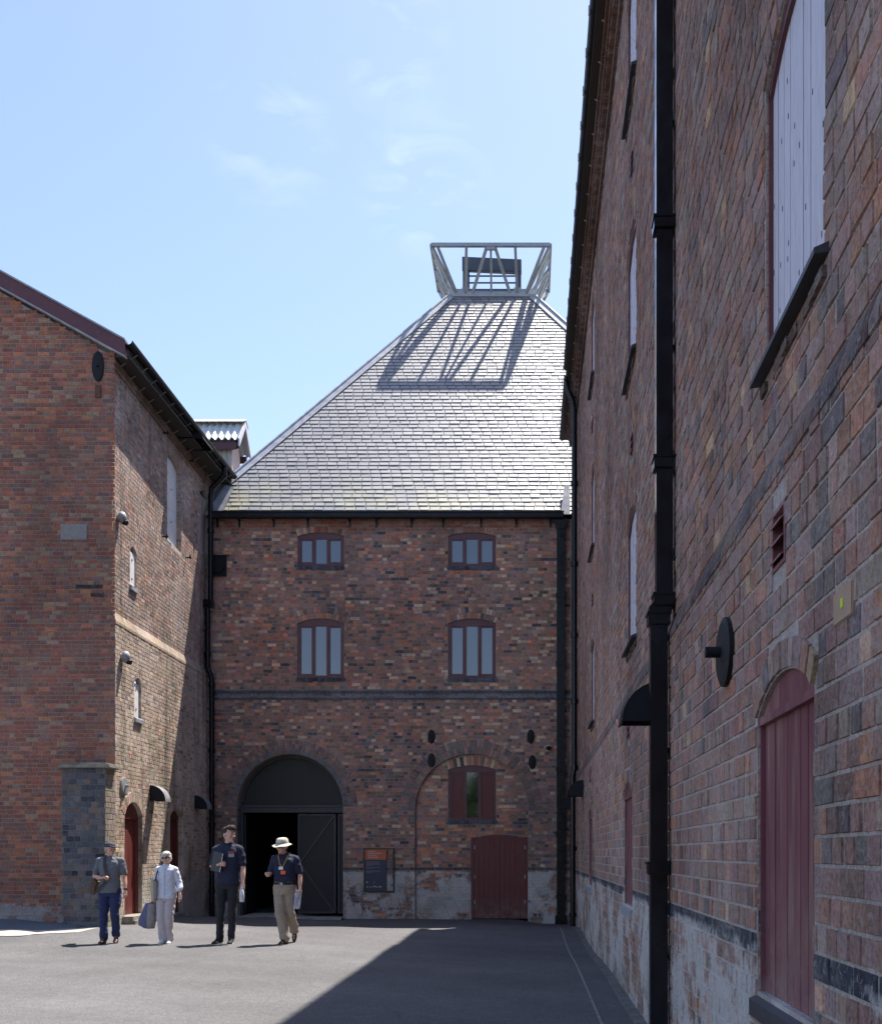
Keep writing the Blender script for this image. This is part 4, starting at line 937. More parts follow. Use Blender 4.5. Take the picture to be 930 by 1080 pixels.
# corner closing face under the stepped side
# pier (buttress) against the corner
def pal_pier(u, z, rg): return jc(wpick(rg, [(3, (.10, .105, .125)), (2.5, (.14, .13, .135)), (1.5, (.07, .075, .095)), (1, (.17, .12, .10)), (.5, (.03, .035, .05))]), rg, .2)
def pal_pier_side(u, z, rg): return jc(wpick(rg, [(3, (.33, .28, .22)), (2, (.28, .24, .2)), (1, (.22, .18, .16))]), rg, .15)
YP = 18.25; px0_, px1_ = -8.15, -7.40; zc_ = 3.0
mb = MB()
brick_wall(mb, (0, YP, 0), (1, 0, 0), (0, -1, 0), [(px0_, -.5), (px1_, -.5), (px1_, zc_), (px0_, zc_)], [], pal_pier, 44, .1, .24, 'SH', mort=(.20, .20, .20, 0))
brick_wall(mb, (px1_, YP, 0), (0, 1, 0), (1, 0, 0), [(0, -.5), (YC - YP + .02, -.5), (YC - YP + .02, zc_), (0, zc_)], [], pal_pier_side, 45, .1, .24, 'SH', mort=(.34, .31, .27, 0))
mb.face([(px0_, YP, -.5), (px0_, YP, zc_), (px0_, YC, zc_), (px0_, YC, -.5)], c0)
pier = mb.build('buttress', M_pier, left)
mb = MB(); mb.box((px0_ - .05, YP - .07, zc_ - .005), (px1_ + .10, YC - .012, zc_ + .06), ch=.012); mb.box((px0_ - .01, YP - .02, zc_ + .055), (px1_ + .03, YC - .012, zc_ + .09), ch=.01); mb.build('buttress_cap', M_stone, pier)
# roof, verge board
eo = .40   # eaves overhang from the wall plane
mb = MB(); ex = -7.46 + .30; rz0 = 10.55
def rp(x, y, dz=0): return (x, y, ztop_g(min(x, -7.26)) + .14 + dz + (0 if x < -7.26 else -(x + 7.26) * SL))
mb.prism([rp(ex, YC - .02), rp(-12.0, YC - .02), rp(-12.0, YC - .02, .10), rp(ex, YC - .02, .10)], (0, LB - YC, 0))
mb.prism([rp(-12.0, YC - .02), (-16.8, YC - .02, ztop_g(-16.8) + .14), (-16.8, YC - .02, ztop_g(-16.8) + .24), rp(-12.0, YC - .02, .10)], (0, LB - YC, 0))
rf = mb.build('roof', M_slatesill, left)
mb = MB(); mb.prism([rp(ex - .02, YC - .10, -.14), rp(-12.0, YC - .10, -.14), rp(-12.0, YC - .10, .13), rp(ex - .02, YC - .10, .13)], (0, .08, 0)); mb.prism([(-12.001, YC - .10, ztop_g(-12) + .0), (-16.8, YC - .10, ztop_g(-16.8)), (-16.8, YC - .10, ztop_g(-16.8) + .27), (-12.001, YC - .10, ztop_g(-12) + .27)], (0, .08, 0)); mb.build('verge_board', M_maroon, rf)
mb = MB(); mb.prism([rp(ex - .02, YC - .13, .13), rp(-12.0, YC - .13, .13), rp(-12.0, YC - .13, .16), rp(ex - .02, YC - .13, .16)], (0, .16, 0)); mb.prism([rp(ex - .02, YC - .112, -.165), rp(-12.0, YC - .112, -.165), rp(-12.0, YC - .112, -.142), rp(ex - .02, YC - .112, -.142)], (0, .10, 0)); mb.build('verge_trim', M_lead, rf)
mb = MB(); mb.box((-7.5, YC, 10.40), (ex, LF + 1.0, 10.43)); mb.build('soffit', plain('left_soffit_board', (.05, .045, .04), .8), rf)
mb = MB(); gutter_run(mb, ex - .02, YC - .15, LF + .55, 10.62, 1, .075)
gt = mb.build('gutter', M_gutter, left)
for i in range(13):
    mb = MB(); y = YC + .25 + i * .5; mb.tube([(ex + .08, y, 10.56), (-7.46 - .0 + (y - YC) * -.024, y, 10.30)], .009, 6); mb.build('gutter_stay', M_steel, gt)
# shutters on slit openings
def lhatch(h, off, mat, nm, nb, din=.05, knots=(), sill=False, frame=None):
    b = n0 - LN * off; m = MB(); a0 = h['u0']; w = (h['u1'] - h['u0']) / nb; _, uc, zc, Rr, a = arch_pts(h)
    def W(u, z, n): return b + LU * u + Vector((0, 0, z)) + LN * n
    def top(u): return zc + math.sqrt(max(Rr * Rr - (u - uc) ** 2, 0))
    for i in range(nb):
        ua, ub = a0 + i * w + .002, a0 + (i + 1) * w - .002
        m.prism([W(ua, h['z0'], -din), W(ub, h['z0'], -din), W(ub, (h['zs'] if nb == 1 and nm == 'shutter' else top(ub)), -din), W(ua, (h['zs'] if nb == 1 and nm == 'shutter' else top(ua)), -din)], LN * -.03)
    for u, z in knots: m.prism([W(uc + u - .013, z - .018, -din + .001), W(uc + u + .013, z - .018, -din + .001), W(uc + u + .013, z + .018, -din + .001), W(uc + u - .013, z + .018, -din + .001)], LN * .008, m=1)
    o = m.build(nm, [mat, M_blackmatt], left)
    if frame:
        m = MB(); f = .06; ap = arch_pts(h, 12)[0]
        m.prism([W(p[0], p[1], -din + .05) for p in ap] + [W(h['u1'], h['zs'] - .05, -din + .05), W(h['u0'], h['zs'] - .05, -din + .05)], LN * -.045)
        for ua, ub in ((h['u0'], h['u0'] + f), (h['u1'] - f, h['u1'])): m.prism([W(ua, h['z0'], -din + .05), W(ub, h['z0'], -din + .05), W(ub, h['zs'] - .05, -din + .05), W(ua, h['zs'] - .05, -din + .05)], LN * -.045)
        m.build('door_frame', frame, o)
    if sill:
        m = MB(); m.prism([W(h['u0'] - .03, h['z0'], .0), W(h['u0'] - .03, h['z0'] - .03, .05), W(h['u0'] - .03, h['z0'] - .10, .05), W(h['u0'] - .03, h['z0'] - .10, -.03), W(h['u0'] - .03, h['z0'], -.03)], LU * (h['u1'] - h['u0'] + .06)); m.build('shutter_sill', M_lead, o)
    return o
lhatch(s_1, UPO, M_whiteL, 'shutter', 1, .02, ((.0, 7.06), (0, 6.70)), True); lhatch(s_2, 0, M_whiteL, 'shutter', 1, .035, ((.0, 4.62), (0, 4.24)), True)
lhatch(hb_, UPO, M_whiteL, 'shutter', 3, .10, ((-.2, 9.5), (-.2, 9.0), (.1, 9.3), (.1, 8.6), (-.2, 8.3)), False)
lhatch(hf, UPO, plain('pale_pink_render', (.42, .35, .31), .85), 'blocked_opening', 1, .03)
D1 = lhatch(d_1, 0, M_maroond, 'door', 5, .12, (), frame=M_maroond); D2 = lhatch(d_2, 0, M_maroond, 'door', 5, .15, (), frame=M_maroond)
m = MB(); b = n0 + LU * (d_1['u0'] - .12)
for (a, c, o_) in ((gz(-7.4, 20) - .1, .27, .24), (.27, .345, .20)): m.prism([b + LN * -.14 + Vector((0, 0, a)), b + LN * o_ + Vector((0, 0, a)), b + LN * o_ + Vector((0, 0, c)), b + LN * -.14 + Vector((0, 0, c))], LU * (d_1['u1'] - d_1['u0'] + .24))
m.build('door_step', M_stone, left)
m = MB(); b = n0 + LU * (d_2['u0'] - .02); m.prism([b + LN * -.18 + Vector((0, 0, -.1)), b + LN * .04 + Vector((0, 0, -.1)), b + LN * .04 + Vector((0, 0, .215)), b + LN * -.18 + Vector((0, 0, .215))], LU * (d_2['u1'] - d_2['u0'] + .04)); m.build('door_step', M_stone, left)
def lw(u, z, n=0): return n0 + LU * u + Vector((0, 0, z)) + LN * n
tieplate(left, lw(lu(130), lz(829, lu(130)), .01), LU, LN, .17, .17, .06, M_galv)
for px, py in ((171, 566), (196, 588), (172, 456.7), (198.5, 486)):
    m = MB(); u = lu(px, UPO); z = lz(py, u); a = lw(u, z, -UPO); m.tube([a, a + LN * .13], .016, 8); m.tube([a + LN * .10 + Vector((0, 0, -.03)), a + LN * .10 + Vector((0, 0, .05))], .016, 8); m.build('iron_hook', M_black, left)
tieplate(left, (PX(104, YC), YC - .008, PZ(387, YC)), (1, 0, 0), (0, -1, 0), .105, .27, .03)
m = MB(); x = PX(104, YC); m.box((x - .05, YC - .03, PZ(420, YC)), (x + .05, YC, PZ(407, YC))); m.build('wall_bracket', M_rust, left)
# downpipe in the corner
m = MB()
yq = 24.45; X0, X1, X2 = PX(222.3, yq), PX(219.3, yq), PX(223.6, yq)
m.tube([(ex + .05, yq, 10.55), (ex + .04, yq, 10.35), (X0 + .02, yq, 10.05), (X0, yq, 9.85), (X0, yq, PZ(636, yq))], .062, 12)
m.tube([(X1, yq, PZ(636, yq)), (X1, yq, PZ(704, yq)), (X2, yq, PZ(716, yq)), (X2, yq, .0)], .062, 12)
m.box((X1 - .09, yq - .08, PZ(641, yq)), (X0 + .07, yq + .08, PZ(633, yq)))
for py in (560, 690, 722, 792, 870, 940): x = X0 if py < 636 else (X1 if py < 706 else X2); z = PZ(py, yq); m.tube([(x, yq, z - .05), (x, yq, z + .05)], .08, 12)
m.build('downpipe', M_black, left)
# lead valley and broken verge where this roof meets the kiln roof
# hoist housing riding on the ridge line behind
m = MB(); hx0, hx1, hy0, hy1 = -11.0, PX(244, 27.0), 27.0, 27.75; hb0 = 10.6; he = PZ(470, 27.0)
def corr(m, a, b, z0, z1, nrm, pitch=.13, amp=.022):
    a, b = Vector(a), Vector(b); L = (b - a).length; U = (b - a) / L; nrm = Vector(nrm); n = int(L / pitch) * 6; vs_ = []
    for i in range(n + 1):
        t = L * i / n; o_ = nrm * (amp * math.cos(2 * math.pi * t / pitch)); p = a + U * t + o_; vs_ += [(p.x, p.y, z0), (p.x, p.y, z1)]
    m.idx(vs_, [(2 * i, 2 * i + 2, 2 * i + 3, 2 * i + 1) for i in range(n)], sm=True)
corr(m, (hx0, hy0, 0), (hx1, hy0, 0), hb0, he, (0, -1, 0)); corr(m, (hx0, hy1, 0), (hx1, hy1, 0), hb0, he, (0, 1, 0))
m.box((hx0, hy0 + .03, hb0), (hx1 - .03, hy1 - .03, he))
hoist = m.build('hoist_housing', M_corr, left)
m = MB(); rzz = PZ(445, 27.4); ry = (hy0 + hy1) / 2
m.prism([(hx1 - .02, hy0, hb0), (hx1 - .02, hy1, hb0), (hx1 - .02, hy1, he), (hx1 - .02, ry, rzz - .1), (hx1 - .02, hy0, he)], (.04, 0, 0)); m.build('gable_panel', plain('pale_pink_board', (.55, .45, .42), .7), hoist)
def corr_roof(m, ya, za, yb, zb, x0, x1, pitch=.17, amp=.035):
    n = int((x1 - x0) / pitch) * 8; vs_ = []
    for i in range(n + 1):
        x = lerp(x0, x1, i / n); d = amp * math.cos(2 * math.pi * (x - x0) / pitch); vs_ += [(x, ya, za + d), (x, yb, zb + d), (x, ya, za + d - .012), (x, yb, zb + d - .012)]
    m.idx(vs_, [(4 * i, 4 * i + 4, 4 * i + 5, 4 * i + 1) for i in range(n)] + [(4 * i + 2, 4 * i + 3, 4 * i + 7, 4 * i + 6) for i in range(n)] + [(4 * i, 4 * i + 2, 4 * i + 6, 4 * i + 4) for i in range(n)], sm=False)
rx1 = PX(258, 27.2)
m = MB(); corr_roof(m, hy0 - .22, he + .10, ry, rzz, hx0, rx1 - .04); corr_roof(m, hy1 + .22, he + .10, ry, rzz, hx0, rx1 - .04)
m.prism([(hx0, ry - .26, rzz - .10), (hx0, ry, rzz + .06), (hx0, ry + .26, rzz - .10), (hx0, ry, rzz + .02)], (rx1 - hx0, 0, 0)); m.build('corrugated_roof', M_corrw, hoist)
m = MB(); m.box((hx0, hy0 - .14, he - .14), (rx1 - .12, hy0 - .10, he + .04)); m.box((hx0, hy1 + .10, he - .14), (rx1 - .12, hy1 + .14, he + .04)); m.build('fascia_board', M_maroon, hoist)
m = MB()
for ya in (hy0 - .22, hy1 + .22): m.prism([(rx1 - .05, ya, he + .10), (rx1 - .05, ry, rzz + .02), (rx1 - .05, ry, rzz - .16), (rx1 - .05, ya, he - .10)], (.04, 0, 0))
m.build('bargeboard', plain('lilac_white_board', (.6, .6, .66), .6), hoist)
m = MB(); m.prism([(hx1 + .03, hy0 + .02, he - .1), (rx1 - .06, hy0 - .1, he - .1), (rx1 - .06, ry, rzz - .16), (hx1 + .03, ry, rzz - .16)], (0, .02, 0)); m.build('gable_soffit', M_maroon, hoist)
# hoods and lamps on the courtyard side
def lhood(px, py, s, r, label, off=0.0, zr=None, w=.3, grp='quarter-round black hoods on the walls'):
    u = lu(px, off); p = lw(u, lz(py, u), -off + .012); return hood((p.x, p.y, p.z), 1, r, w, label, grp, zr)
lhood(160.5, 845, 1, .31, 'quarter-round black hood casting a slanting shadow between the two doors on the sunlit left wall')
lhood(207, 853, 1, .30, 'quarter-round black hood in the shade of the left-hand corner beside the downpipe')
lhood(190, 469, 1, .60, 'wide shallow dark hood high under the gutter of the left building, above its white shutter', UPO, .2, .7)
def bulkhead(px, py, off, label):
    u = lu(px, off); c = lw(u, lz(py, u), -off + .005); rt = root('wall_lamp', c, label, 'lamp', 'round grey lamps on the left wall'); m = MB()
    m.tube([c, c + LN * .03], .07, 16); m.tube([c + LN * .03, c + LN * .06, c + LN * .12, c + LN * .15], [.09, .115, .10, .03], 16); m.build('lamp_housing', M_galv, rt)
    m = MB(); m.tube([c + LN * .10 + Vector((0, 0, -.08)), c + LN * .17 + Vector((0, 0, -.10))], [.05, .045], 12); m.build('lamp_lens', M_blackmatt, rt)
bulkhead(124.5, 546, UPO, 'upper round grey lamp near the corner of the left building, level with its tall shutter')
bulkhead(128.5, 693, 0, 'lower round grey lamp just under the sloping brick ledge of the left building')
# ------------------------------------------------------------------ sign board beside the gateway
sy = YW - .055; sx0, sx1, sz0, sz1 = kx(384), kx(416), kz(941), kz(894.5)
sign = root('information_sign', ((sx0 + sx1) / 2, YW - .03, sz0), 'framed navy and orange information sign on the whitewashed brick right of the gateway', 'sign')
m = MB(); f = .03
m.box((sx0, sy, sz0), (sx0 + f, sy + .05, sz1)); m.box((sx1 - f, sy, sz0), (sx1, sy + .05, sz1)); m.box((sx0 + f, sy, sz1 - f), (sx1 - f, sy + .05, sz1)); m.box((sx0 + f, sy, sz0), (sx1 - f, sy + .05, sz0 + f)); m.build('sign_frame', M_black, sign)
xm = sx0 + f + (sx1 - sx0) * .70; zh = sz1 - f - (sz1 - sz0) * .235
m = MB(); m.box((sx0 + f, sy + .012, sz0 + f), (xm, sy + .03, zh)); pnl = m.build('text_panel', plain('navy_sign_panel', (.032, .032, .062), .5, var=.05), sign)
m = MB(); m.box((sx0 + f, sy + .010, zh), (xm, sy + .03, sz1 - f)); hdr = m.build('header_panel', plain('orange_sign_panel', (.50, .115, .035), .5, var=.05), sign)
M_ink = plain('pale_lettering', (.72, .66, .62), .6, var=0)
M_inkd = plain('grey_lettering', (.26, .25, .29), .6, var=0)
def text(s, x, z, size, y, parent, mat, nm='lettering', width=None):
    cu = bpy.data.curves.new('lettering', 'FONT'); cu.body = s; cu.size = size; cu.extrude = .0008
    o = bpy.data.objects.new('tmp', cu); col.objects.link(o); o.rotation_euler = (R(90), 0, 0); bpy.context.view_layer.update()
    me = bpy.data.meshes.new_from_object(o.evaluated_get(bpy.context.evaluated_depsgraph_get())); me.transform(o.matrix_world)
    xs = [v.co.x for v in me.vertices]; k = (width / (max(xs) - min(xs))) if width else 1; me.transform(Matrix.Diagonal((k, 1, 1, 1)))
    og = origin(parent); me.transform(Matrix.Translation(Vector((x, y, z)) - og)); me.materials.clear(); me.materials.append(mat)
    bpy.data.objects.remove(o); bpy.data.curves.remove(cu); r_ = bpy.data.objects.new(nm, me); col.objects.link(r_); r_.parent = parent; return r_
tx = sx0 + f + .07
for i, (s_, w_) in enumerate((('WELCOME TO', .17), ('SHREWSBURY', .315), ('FLAXMILL', .215), ('MALTINGS', .245))):
    text(s_, tx, sz1 - f - .062 - i * .046, .040, sy + .0085, hdr, M_ink, width=w_)
m = MB(); rg = random.Random(3)     # body copy, too fine to read
for z_, n_ in ((.37, 5), (.50, 2), (.58, 3)):
    for k in range(n_):
        zz = sz1 - (sz1 - sz0) * (z_ - .06) - k * .022; x = sx0 + f + .035; end = x + .33 * rg.uniform(.85, 1) * (.55 if k == n_ - 1 else 1)
        while x < end: w = rg.uniform(.012, .035); m.box((x, sy + .009, zz), (min(x + w, end), sy + .0115, zz + .009)); x += w + .007
m.build('body_text', M_inkd, pnl)
m = MB()
for xa, w, z_, h_ in ((.03, .03, .78, .022), (.21, .012, .78, .016), (.03, .045, .885, .012), (.11, .035, .885, .012), (.17, .025, .885, .012), (.215, .022, .88, .03), (.25, .05, .885, .012), (.325, .028, .885, .018), (.358, .028, .885, .018)):
    zz = sz1 - (sz1 - sz0) * z_; m.box((sx0 + f + xa, sy + .009, zz), (sx0 + f + xa + w, sy + .0115, zz + h_))
m.build('sponsor_logos', M_ink, pnl)
# ------------------------------------------------------------------ security camera
c = Vector((kx(578), YW - .006, kz(789))); rt = root('security_camera', c, 'small white dome security camera on the far wall left of the black square downpipe', 'camera')
m = MB(); m.tube([c, c + Vector((0, -.05, 0))], .065, 16); m.tube([c + Vector((0, -.05, 0)), c + Vector((-.0, -.10, .0))], [.05, .05], 14); m.build('mount', M_chrome, rt)
m = MB(); m.tube([c + Vector((-.05, -.10, -.01)), c + Vector((-.03, -.13, -.01)), c + Vector((.03, -.13, -.01)), c + Vector((.05, -.10, -.01))], [.02, .05, .05, .02], 14); m.build('lens_dome', M_black, rt)
# small lamps hanging inside the gateway
for px, py, lb in ((272.5, 866, 'upper small pale lamp hanging inside the dark gateway'), (282, 871, 'lower small pale lamp deeper inside the dark gateway')):
    p = P(px, py, YW + 3.2 + (px - 272) * .1); rt = root('passage_lamp', p, lb, 'lamp', 'lamps inside the gateway'); m = MB(); m.box((p.x - .05, p.y - .05, p.z - .10), (p.x + .05, p.y + .05, p.z + .06), ch=.01); m.build('lamp_body', M_chrome, rt)
    m = MB(); m.tube([p + Vector((0, 0, .06)), p + Vector((0, 0, .9))], .006, 6); m.build('lamp_cord', M_black, rt)
# ------------------------------------------------------------------ tree behind the viewer, mirrored in the shuttered window
def tree(x, y, h, label):
    rt = root('tree', (x, y, 0), label, 'tree'); rg = random.Random(77); m = MB()
    m.tube([(x, y, -.2), (x + .1, y, h * .25), (x - .1, y + .1, h * .6)], [.32, .24, .10], 10)
    tips = []
    for i in range(22):
        a = rg.uniform(0, 6.28); zz = h * rg.uniform(.12, .62); L = h * rg.uniform(.2, .36); e = Vector((x + math.cos(a) * L, y + math.sin(a) * L, zz + L * rg.uniform(.4, 1.1))); m.tube([(x, y, zz), e], [.08, .02], 6); tips.append(e)
    m.build('trunk', plain('tree_bark', (.09, .07, .05), .9), rt)
    m = MB()
    for e in tips:
        for _ in range(420):
            p = e + Vector((rg.gauss(0, 1), rg.gauss(0, 1), rg.gauss(0, .8))) * (h * .085); s = rg.uniform(.18, .32); a = Vector((rg.uniform(-1, 1), rg.uniform(-1, 1), rg.uniform(-.6, .6))).normalized() * s; b = a.cross(Vector((rg.uniform(-1, 1), rg.uniform(-1, 1), rg.uniform(-1, 1)))).normalized() * s * .5
            m.face([p - a, p + b, p + a, p - b])
    m.build('crown', plain('tree_leaf', (.035, .075, .02), .6, var=.4, scale=2), rt)
tree(-3.9, -19, 9.5, 'leafy green tree across the yard, seen only as a reflection in the shuttered window')
# ------------------------------------------------------------------ people
M_skin = plain('skin', (.60, .36, .28), .55, var=.10, scale=14, spec=.35)
M_skin2 = plain('ruddy_skin', (.58, .32, .24), .55, var=.12, scale=14, spec=.35)
M_eye = plain('eye_dark', (.02, .018, .016), .3)
M_lip = plain('lip', (.34, .13, .11), .5)
M_shade = plain('sunglass_lens', (.02, .012, .012), .15)
M_navyp = plain('navy_polo_cloth', (.012, .016, .042), .85, var=.15, scale=25, bs=.4, bscale=160)
M_greysh = plain('grey_marl_shirt', (.125, .135, .15), .85, var=.22, scale=60, bs=.3, bscale=160)
M_blouse = plain('pale_lilac_blouse', (.60, .62, .70), .8, var=.06, scale=25, bs=.3, bscale=120)
M_jeans = plain('navy_trouser_cloth', (.018, .026, .085), .85, var=.2, scale=20, bs=.3, bscale=140)
M_blackt = plain('black_trouser_cloth', (.014, .014, .018), .85, var=.2, scale=20, bs=.3, bscale=140)
M_khaki = plain('khaki_trouser_cloth', (.30, .24, .185), .85, var=.12, scale=18, bs=.3, bscale=140)
M_pinkt = plain('pale_mauve_trouser_cloth', (.46, .41, .42), .85, var=.08, scale=18, bs=.3, bscale=140)
M_bshoe = plain('brown_shoe_leather', (.11, .055, .035), .5, var=.25, scale=20)
M_dshoe = plain('dark_shoe_leather', (.035, .028, .024), .5, var=.25, scale=20)
M_wshoe = plain('white_shoe_leather', (.65, .64, .60), .5, var=.1)
M_capm = plain('navy_cap_cloth', (.045, .05, .075), .85, var=.2, scale=30)
M_sunhat = plain('cream_hat_cloth', (.58, .54, .43), .85, var=.1, scale=20, bs=.3, bscale=120)
M_hatband = plain('grey_hat_band', (.28, .28, .25), .8)
M_hairb = plain('dark_brown_hair', (.028, .017, .010), .75, var=.5, scale=40, stretch=(1, 1, .3), bs=.8, bscale=120)
M_hairw = plain('silver_hair', (.52, .49, .44), .6, var=.25, scale=40, stretch=(1, 1, .3), bs=.8, bscale=120)
M_hairg = plain('grey_hair', (.25, .23, .21), .6, var=.4, scale=40, bs=.8, bscale=120)
class Blobs:
    """overlapping closed solids, fused into one surface by a voxel remesh"""
    def __init__(s): s.v = []; s.f = []
    def loft(s, rings):
        n = len(rings[0]); b = len(s.v)
        for r_ in rings: s.v += [tuple(p) for p in r_]
        for i in range(len(rings) - 1):
            for k in range(n): s.f.append((b + i * n + k, b + i * n + (k + 1) % n, b + (i + 1) * n + (k + 1) % n, b + (i + 1) * n + k))
        s.f.append(tuple(b + k for k in range(n - 1, -1, -1))); s.f.append(tuple(b + (len(rings) - 1) * n + k for k in range(n)))
    def limb(s, pts, rad, n=14, flat=1.0):
        pts = [Vector(p) for p in pts]; P2 = []; R2 = []
        for i in range(len(pts) - 1):
            m = 5
            for k in range(m):
                t = k / m; P2.append(pts[i].lerp(pts[i + 1], t)); ra, rb = rad[i], rad[i + 1]; R2.append(lerp(ra, rb, t * t * (3 - 2 * t)))
        P2.append(pts[-1]); R2.append(rad[-1])
        rings = []; prev = None
        t0 = (P2[1] - P2[0]).normalized(); t1 = (P2[-1] - P2[-2]).normalized()
        P2 = [P2[0] - t0 * R2[0] * .8, P2[0] - t0 * R2[0] * .5] + P2 + [P2[-1] + t1 * R2[-1] * .5, P2[-1] + t1 * R2[-1] * .8]
        R2 = [R2[0] * .45, R2[0] * .82] + R2 + [R2[-1] * .82, R2[-1] * .45]
        for i, p in enumerate(P2):
            t = (P2[min(i + 1, len(P2) - 1)] - P2[max(i - 1, 0)]).normalized()
            if prev is None:
                a = Vector((1, 0, 0)); a = (a - t * a.dot(t)); a = a if a.length > .2 else Vector((0, 1, 0)) - t * t.y; a.normalize()
            else: a = (prev - t * prev.dot(t)).normalized()
            prev = a; b = t.cross(a); rings.append([p + (a * math.cos(6.28318 * k / n) + b * math.sin(6.28318 * k / n) * flat) * R2[i] for k in range(n)])
        s.loft(rings)
    def ell(s, c, r, M=None, n=14):
        c = Vector(c); rings = []
        for j in range(1, n):
            th = math.pi * j / n
            ring = [Vector((r[0] * math.sin(th) * math.cos(2 * math.pi * k / n), r[1] * math.sin(th) * math.sin(2 * math.pi * k / n), -r[2] * math.cos(th))) for k in range(n)]
            rings.append([c + (M @ p if M else p) for p in ring])
        s.loft(rings)
    def torso(s, secs, n=20):
        """secs: (centre xyz, half width, half depth)"""
        out_ = []
        for i in range(len(secs) - 1):
            for k in range(4):
                t = k / 4; t2 = t * t * (3 - 2 * t); a, b = secs[i], secs[i + 1]; out_.append((Vector(a[0]).lerp(Vector(b[0]), t), lerp(a[1], b[1], t2), lerp(a[2], b[2], t2)))
        out_.append((Vector(secs[-1][0]), secs[-1][1], secs[-1][2]))
        s.loft([[c + Vector((math.copysign(abs(math.cos(6.28318 * k / n)) ** .85, math.cos(6.28318 * k / n)) * w, math.copysign(abs(math.sin(6.28318 * k / n)) ** .9, math.sin(6.28318 * k / n)) * d, 0)) for k in range(n)] for c, w, d in out_])
    def build(s, name, mat, parent, voxel=.008, smooth=4, wr=0.0, wrs=9, seed=0, xf=None, **tags):
        me = bpy.data.meshes.new('t'); me.from_pydata(s.v, [], s.f); bm = bmesh.new(); bm.from_mesh(me); bmesh.ops.recalc_face_normals(bm, faces=bm.faces[:]); bm.to_mesh(me); bm.free()
        o = bpy.data.objects.new('t', me); col.objects.link(o)
        r_ = o.modifiers.new('r', 'REMESH'); r_.mode = 'VOXEL'; r_.voxel_size = voxel; r_.use_smooth_shade = True
        if smooth: q = o.modifiers.new('s', 'SMOOTH'); q.factor = .5; q.iterations = smooth
        bpy.context.view_layer.update()
        me2 = bpy.data.meshes.new_from_object(o.evaluated_get(bpy.context.evaluated_depsgraph_get()))
        bpy.data.objects.remove(o); bpy.data.meshes.remove(me)
        if wr:
            ns = [v.normal.copy() for v in me2.vertices]
            for v, nn in zip(me2.vertices, ns):
                c = v.co; k = mnoise.noise(Vector((c.x * wrs + seed, c.y * wrs, c.z * wrs * 1.6))) + .5 * mnoise.noise(Vector((c.x * wrs * 2.3, c.y * wrs * 2.3 + seed, c.z * wrs * 3 + c.x * 9)))
                v.co = c + nn * (wr * k)
        if xf: me2.transform(xf)
        me2.materials.clear(); me2.materials.append(mat)
        for p in me2.polygons: p.use_smooth = True
        ob = bpy.data.objects.new(name, me2); col.objects.link(ob); ob.parent = parent
        for k, v in tags.items(): ob[k] = v
        return ob
def hand(b, wrist, dirv, palm, side, curl=.5, sc=1.0, spread=.06):
    """five fingers and a palm; dirv = from wrist towards fingers, palm = way the palm faces, side=+1 thumb along dirv x palm"""
    d = Vector(dirv).normalized(); p = Vector(palm); p = (p - d * p.dot(d)).normalized(); t = d.cross(p) * side; w = Vector(wrist)
    b.limb([w - d * .01, w + d * .04 * sc, w + d * .088 * sc], [.026 * sc, .036 * sc, .037 * sc], 12, .5)
    ln = (.068, .076, .071, .055)
    for i in range(4):
        off = (.030 - i * .0195) * sc; base = w + d * .080 * sc + t * off; L = ln[i] * sc; pts = [base]; ang = 0.0; cur = base; fd = (d + t * (spread * (1.5 - i))).normalized()
        for k, fr in enumerate((.45, .32, .26)):
            ang += curl * (.75, 1.0, .7)[k] ; v = fd * math.cos(ang) + p * math.sin(ang); cur = cur + v * L * fr; pts.append(cur)
        b.limb(pts, [.0105 * sc, .0098 * sc, .009 * sc, .0078 * sc], 8)
    tb = w + d * .022 * sc + t * .024 * sc; t1 = tb + (t * .75 + d * .6 + p * .25).normalized() * .036 * sc; t2 = t1 + (t * .3 + d * .85 + p * (.25 + .4 * curl)).normalized() * .028 * sc; t3 = t2 + (d * .8 + p * (.3 + .5 * curl) - t * .15 * curl).normalized() * .024 * sc
    b.limb([tb, t1, t2, t3], [.015 * sc, .0125 * sc, .011 * sc, .009 * sc], 8)
def head_matrix(c, yaw, pitch=0.0, roll=0.0): return Matrix.Translation(Vector(c)) @ Matrix.Rotation(R(yaw), 4, 'Z') @ Matrix.Rotation(R(pitch), 4, 'X') @ Matrix.Rotation(R(roll), 4, 'Y')
def head(b, H, sc=1.0, jaw=1.0):
    """face looks to -Y in head space, origin at the head's centre"""
    def E(c, r_, M=None):
        b.ell(H @ (Vector(c) * sc), [x * sc for x in r_], (H.to_3x3() @ M) if M else H.to_3x3(), 12)
    E((0, .008, .026), (.076, .096, .092)); E((0, -.012, -.028), (.064 * jaw, .078, .072)); E((0, -.035, -.072), (.045 * jaw, .048, .040)); E((0, -.074, -.092), (.022 * jaw, .02, .018))
    E((0, -.092, .024), (.042, .012, .014)); E((0, -.098, -.006), (.0095, .016, .024)); E((0, -.106, -.020), (.014, .014, .011)); E((0, -.086, -.052), (.024, .012, .011))
    for s in (-1, 1): E((s * .040, -.070, -.020), (.022, .022, .022)); E((s * .078, .008, -.006), (.011, .019, .032)); E((s * .030, -.084, .004), (.013, .009, .009))
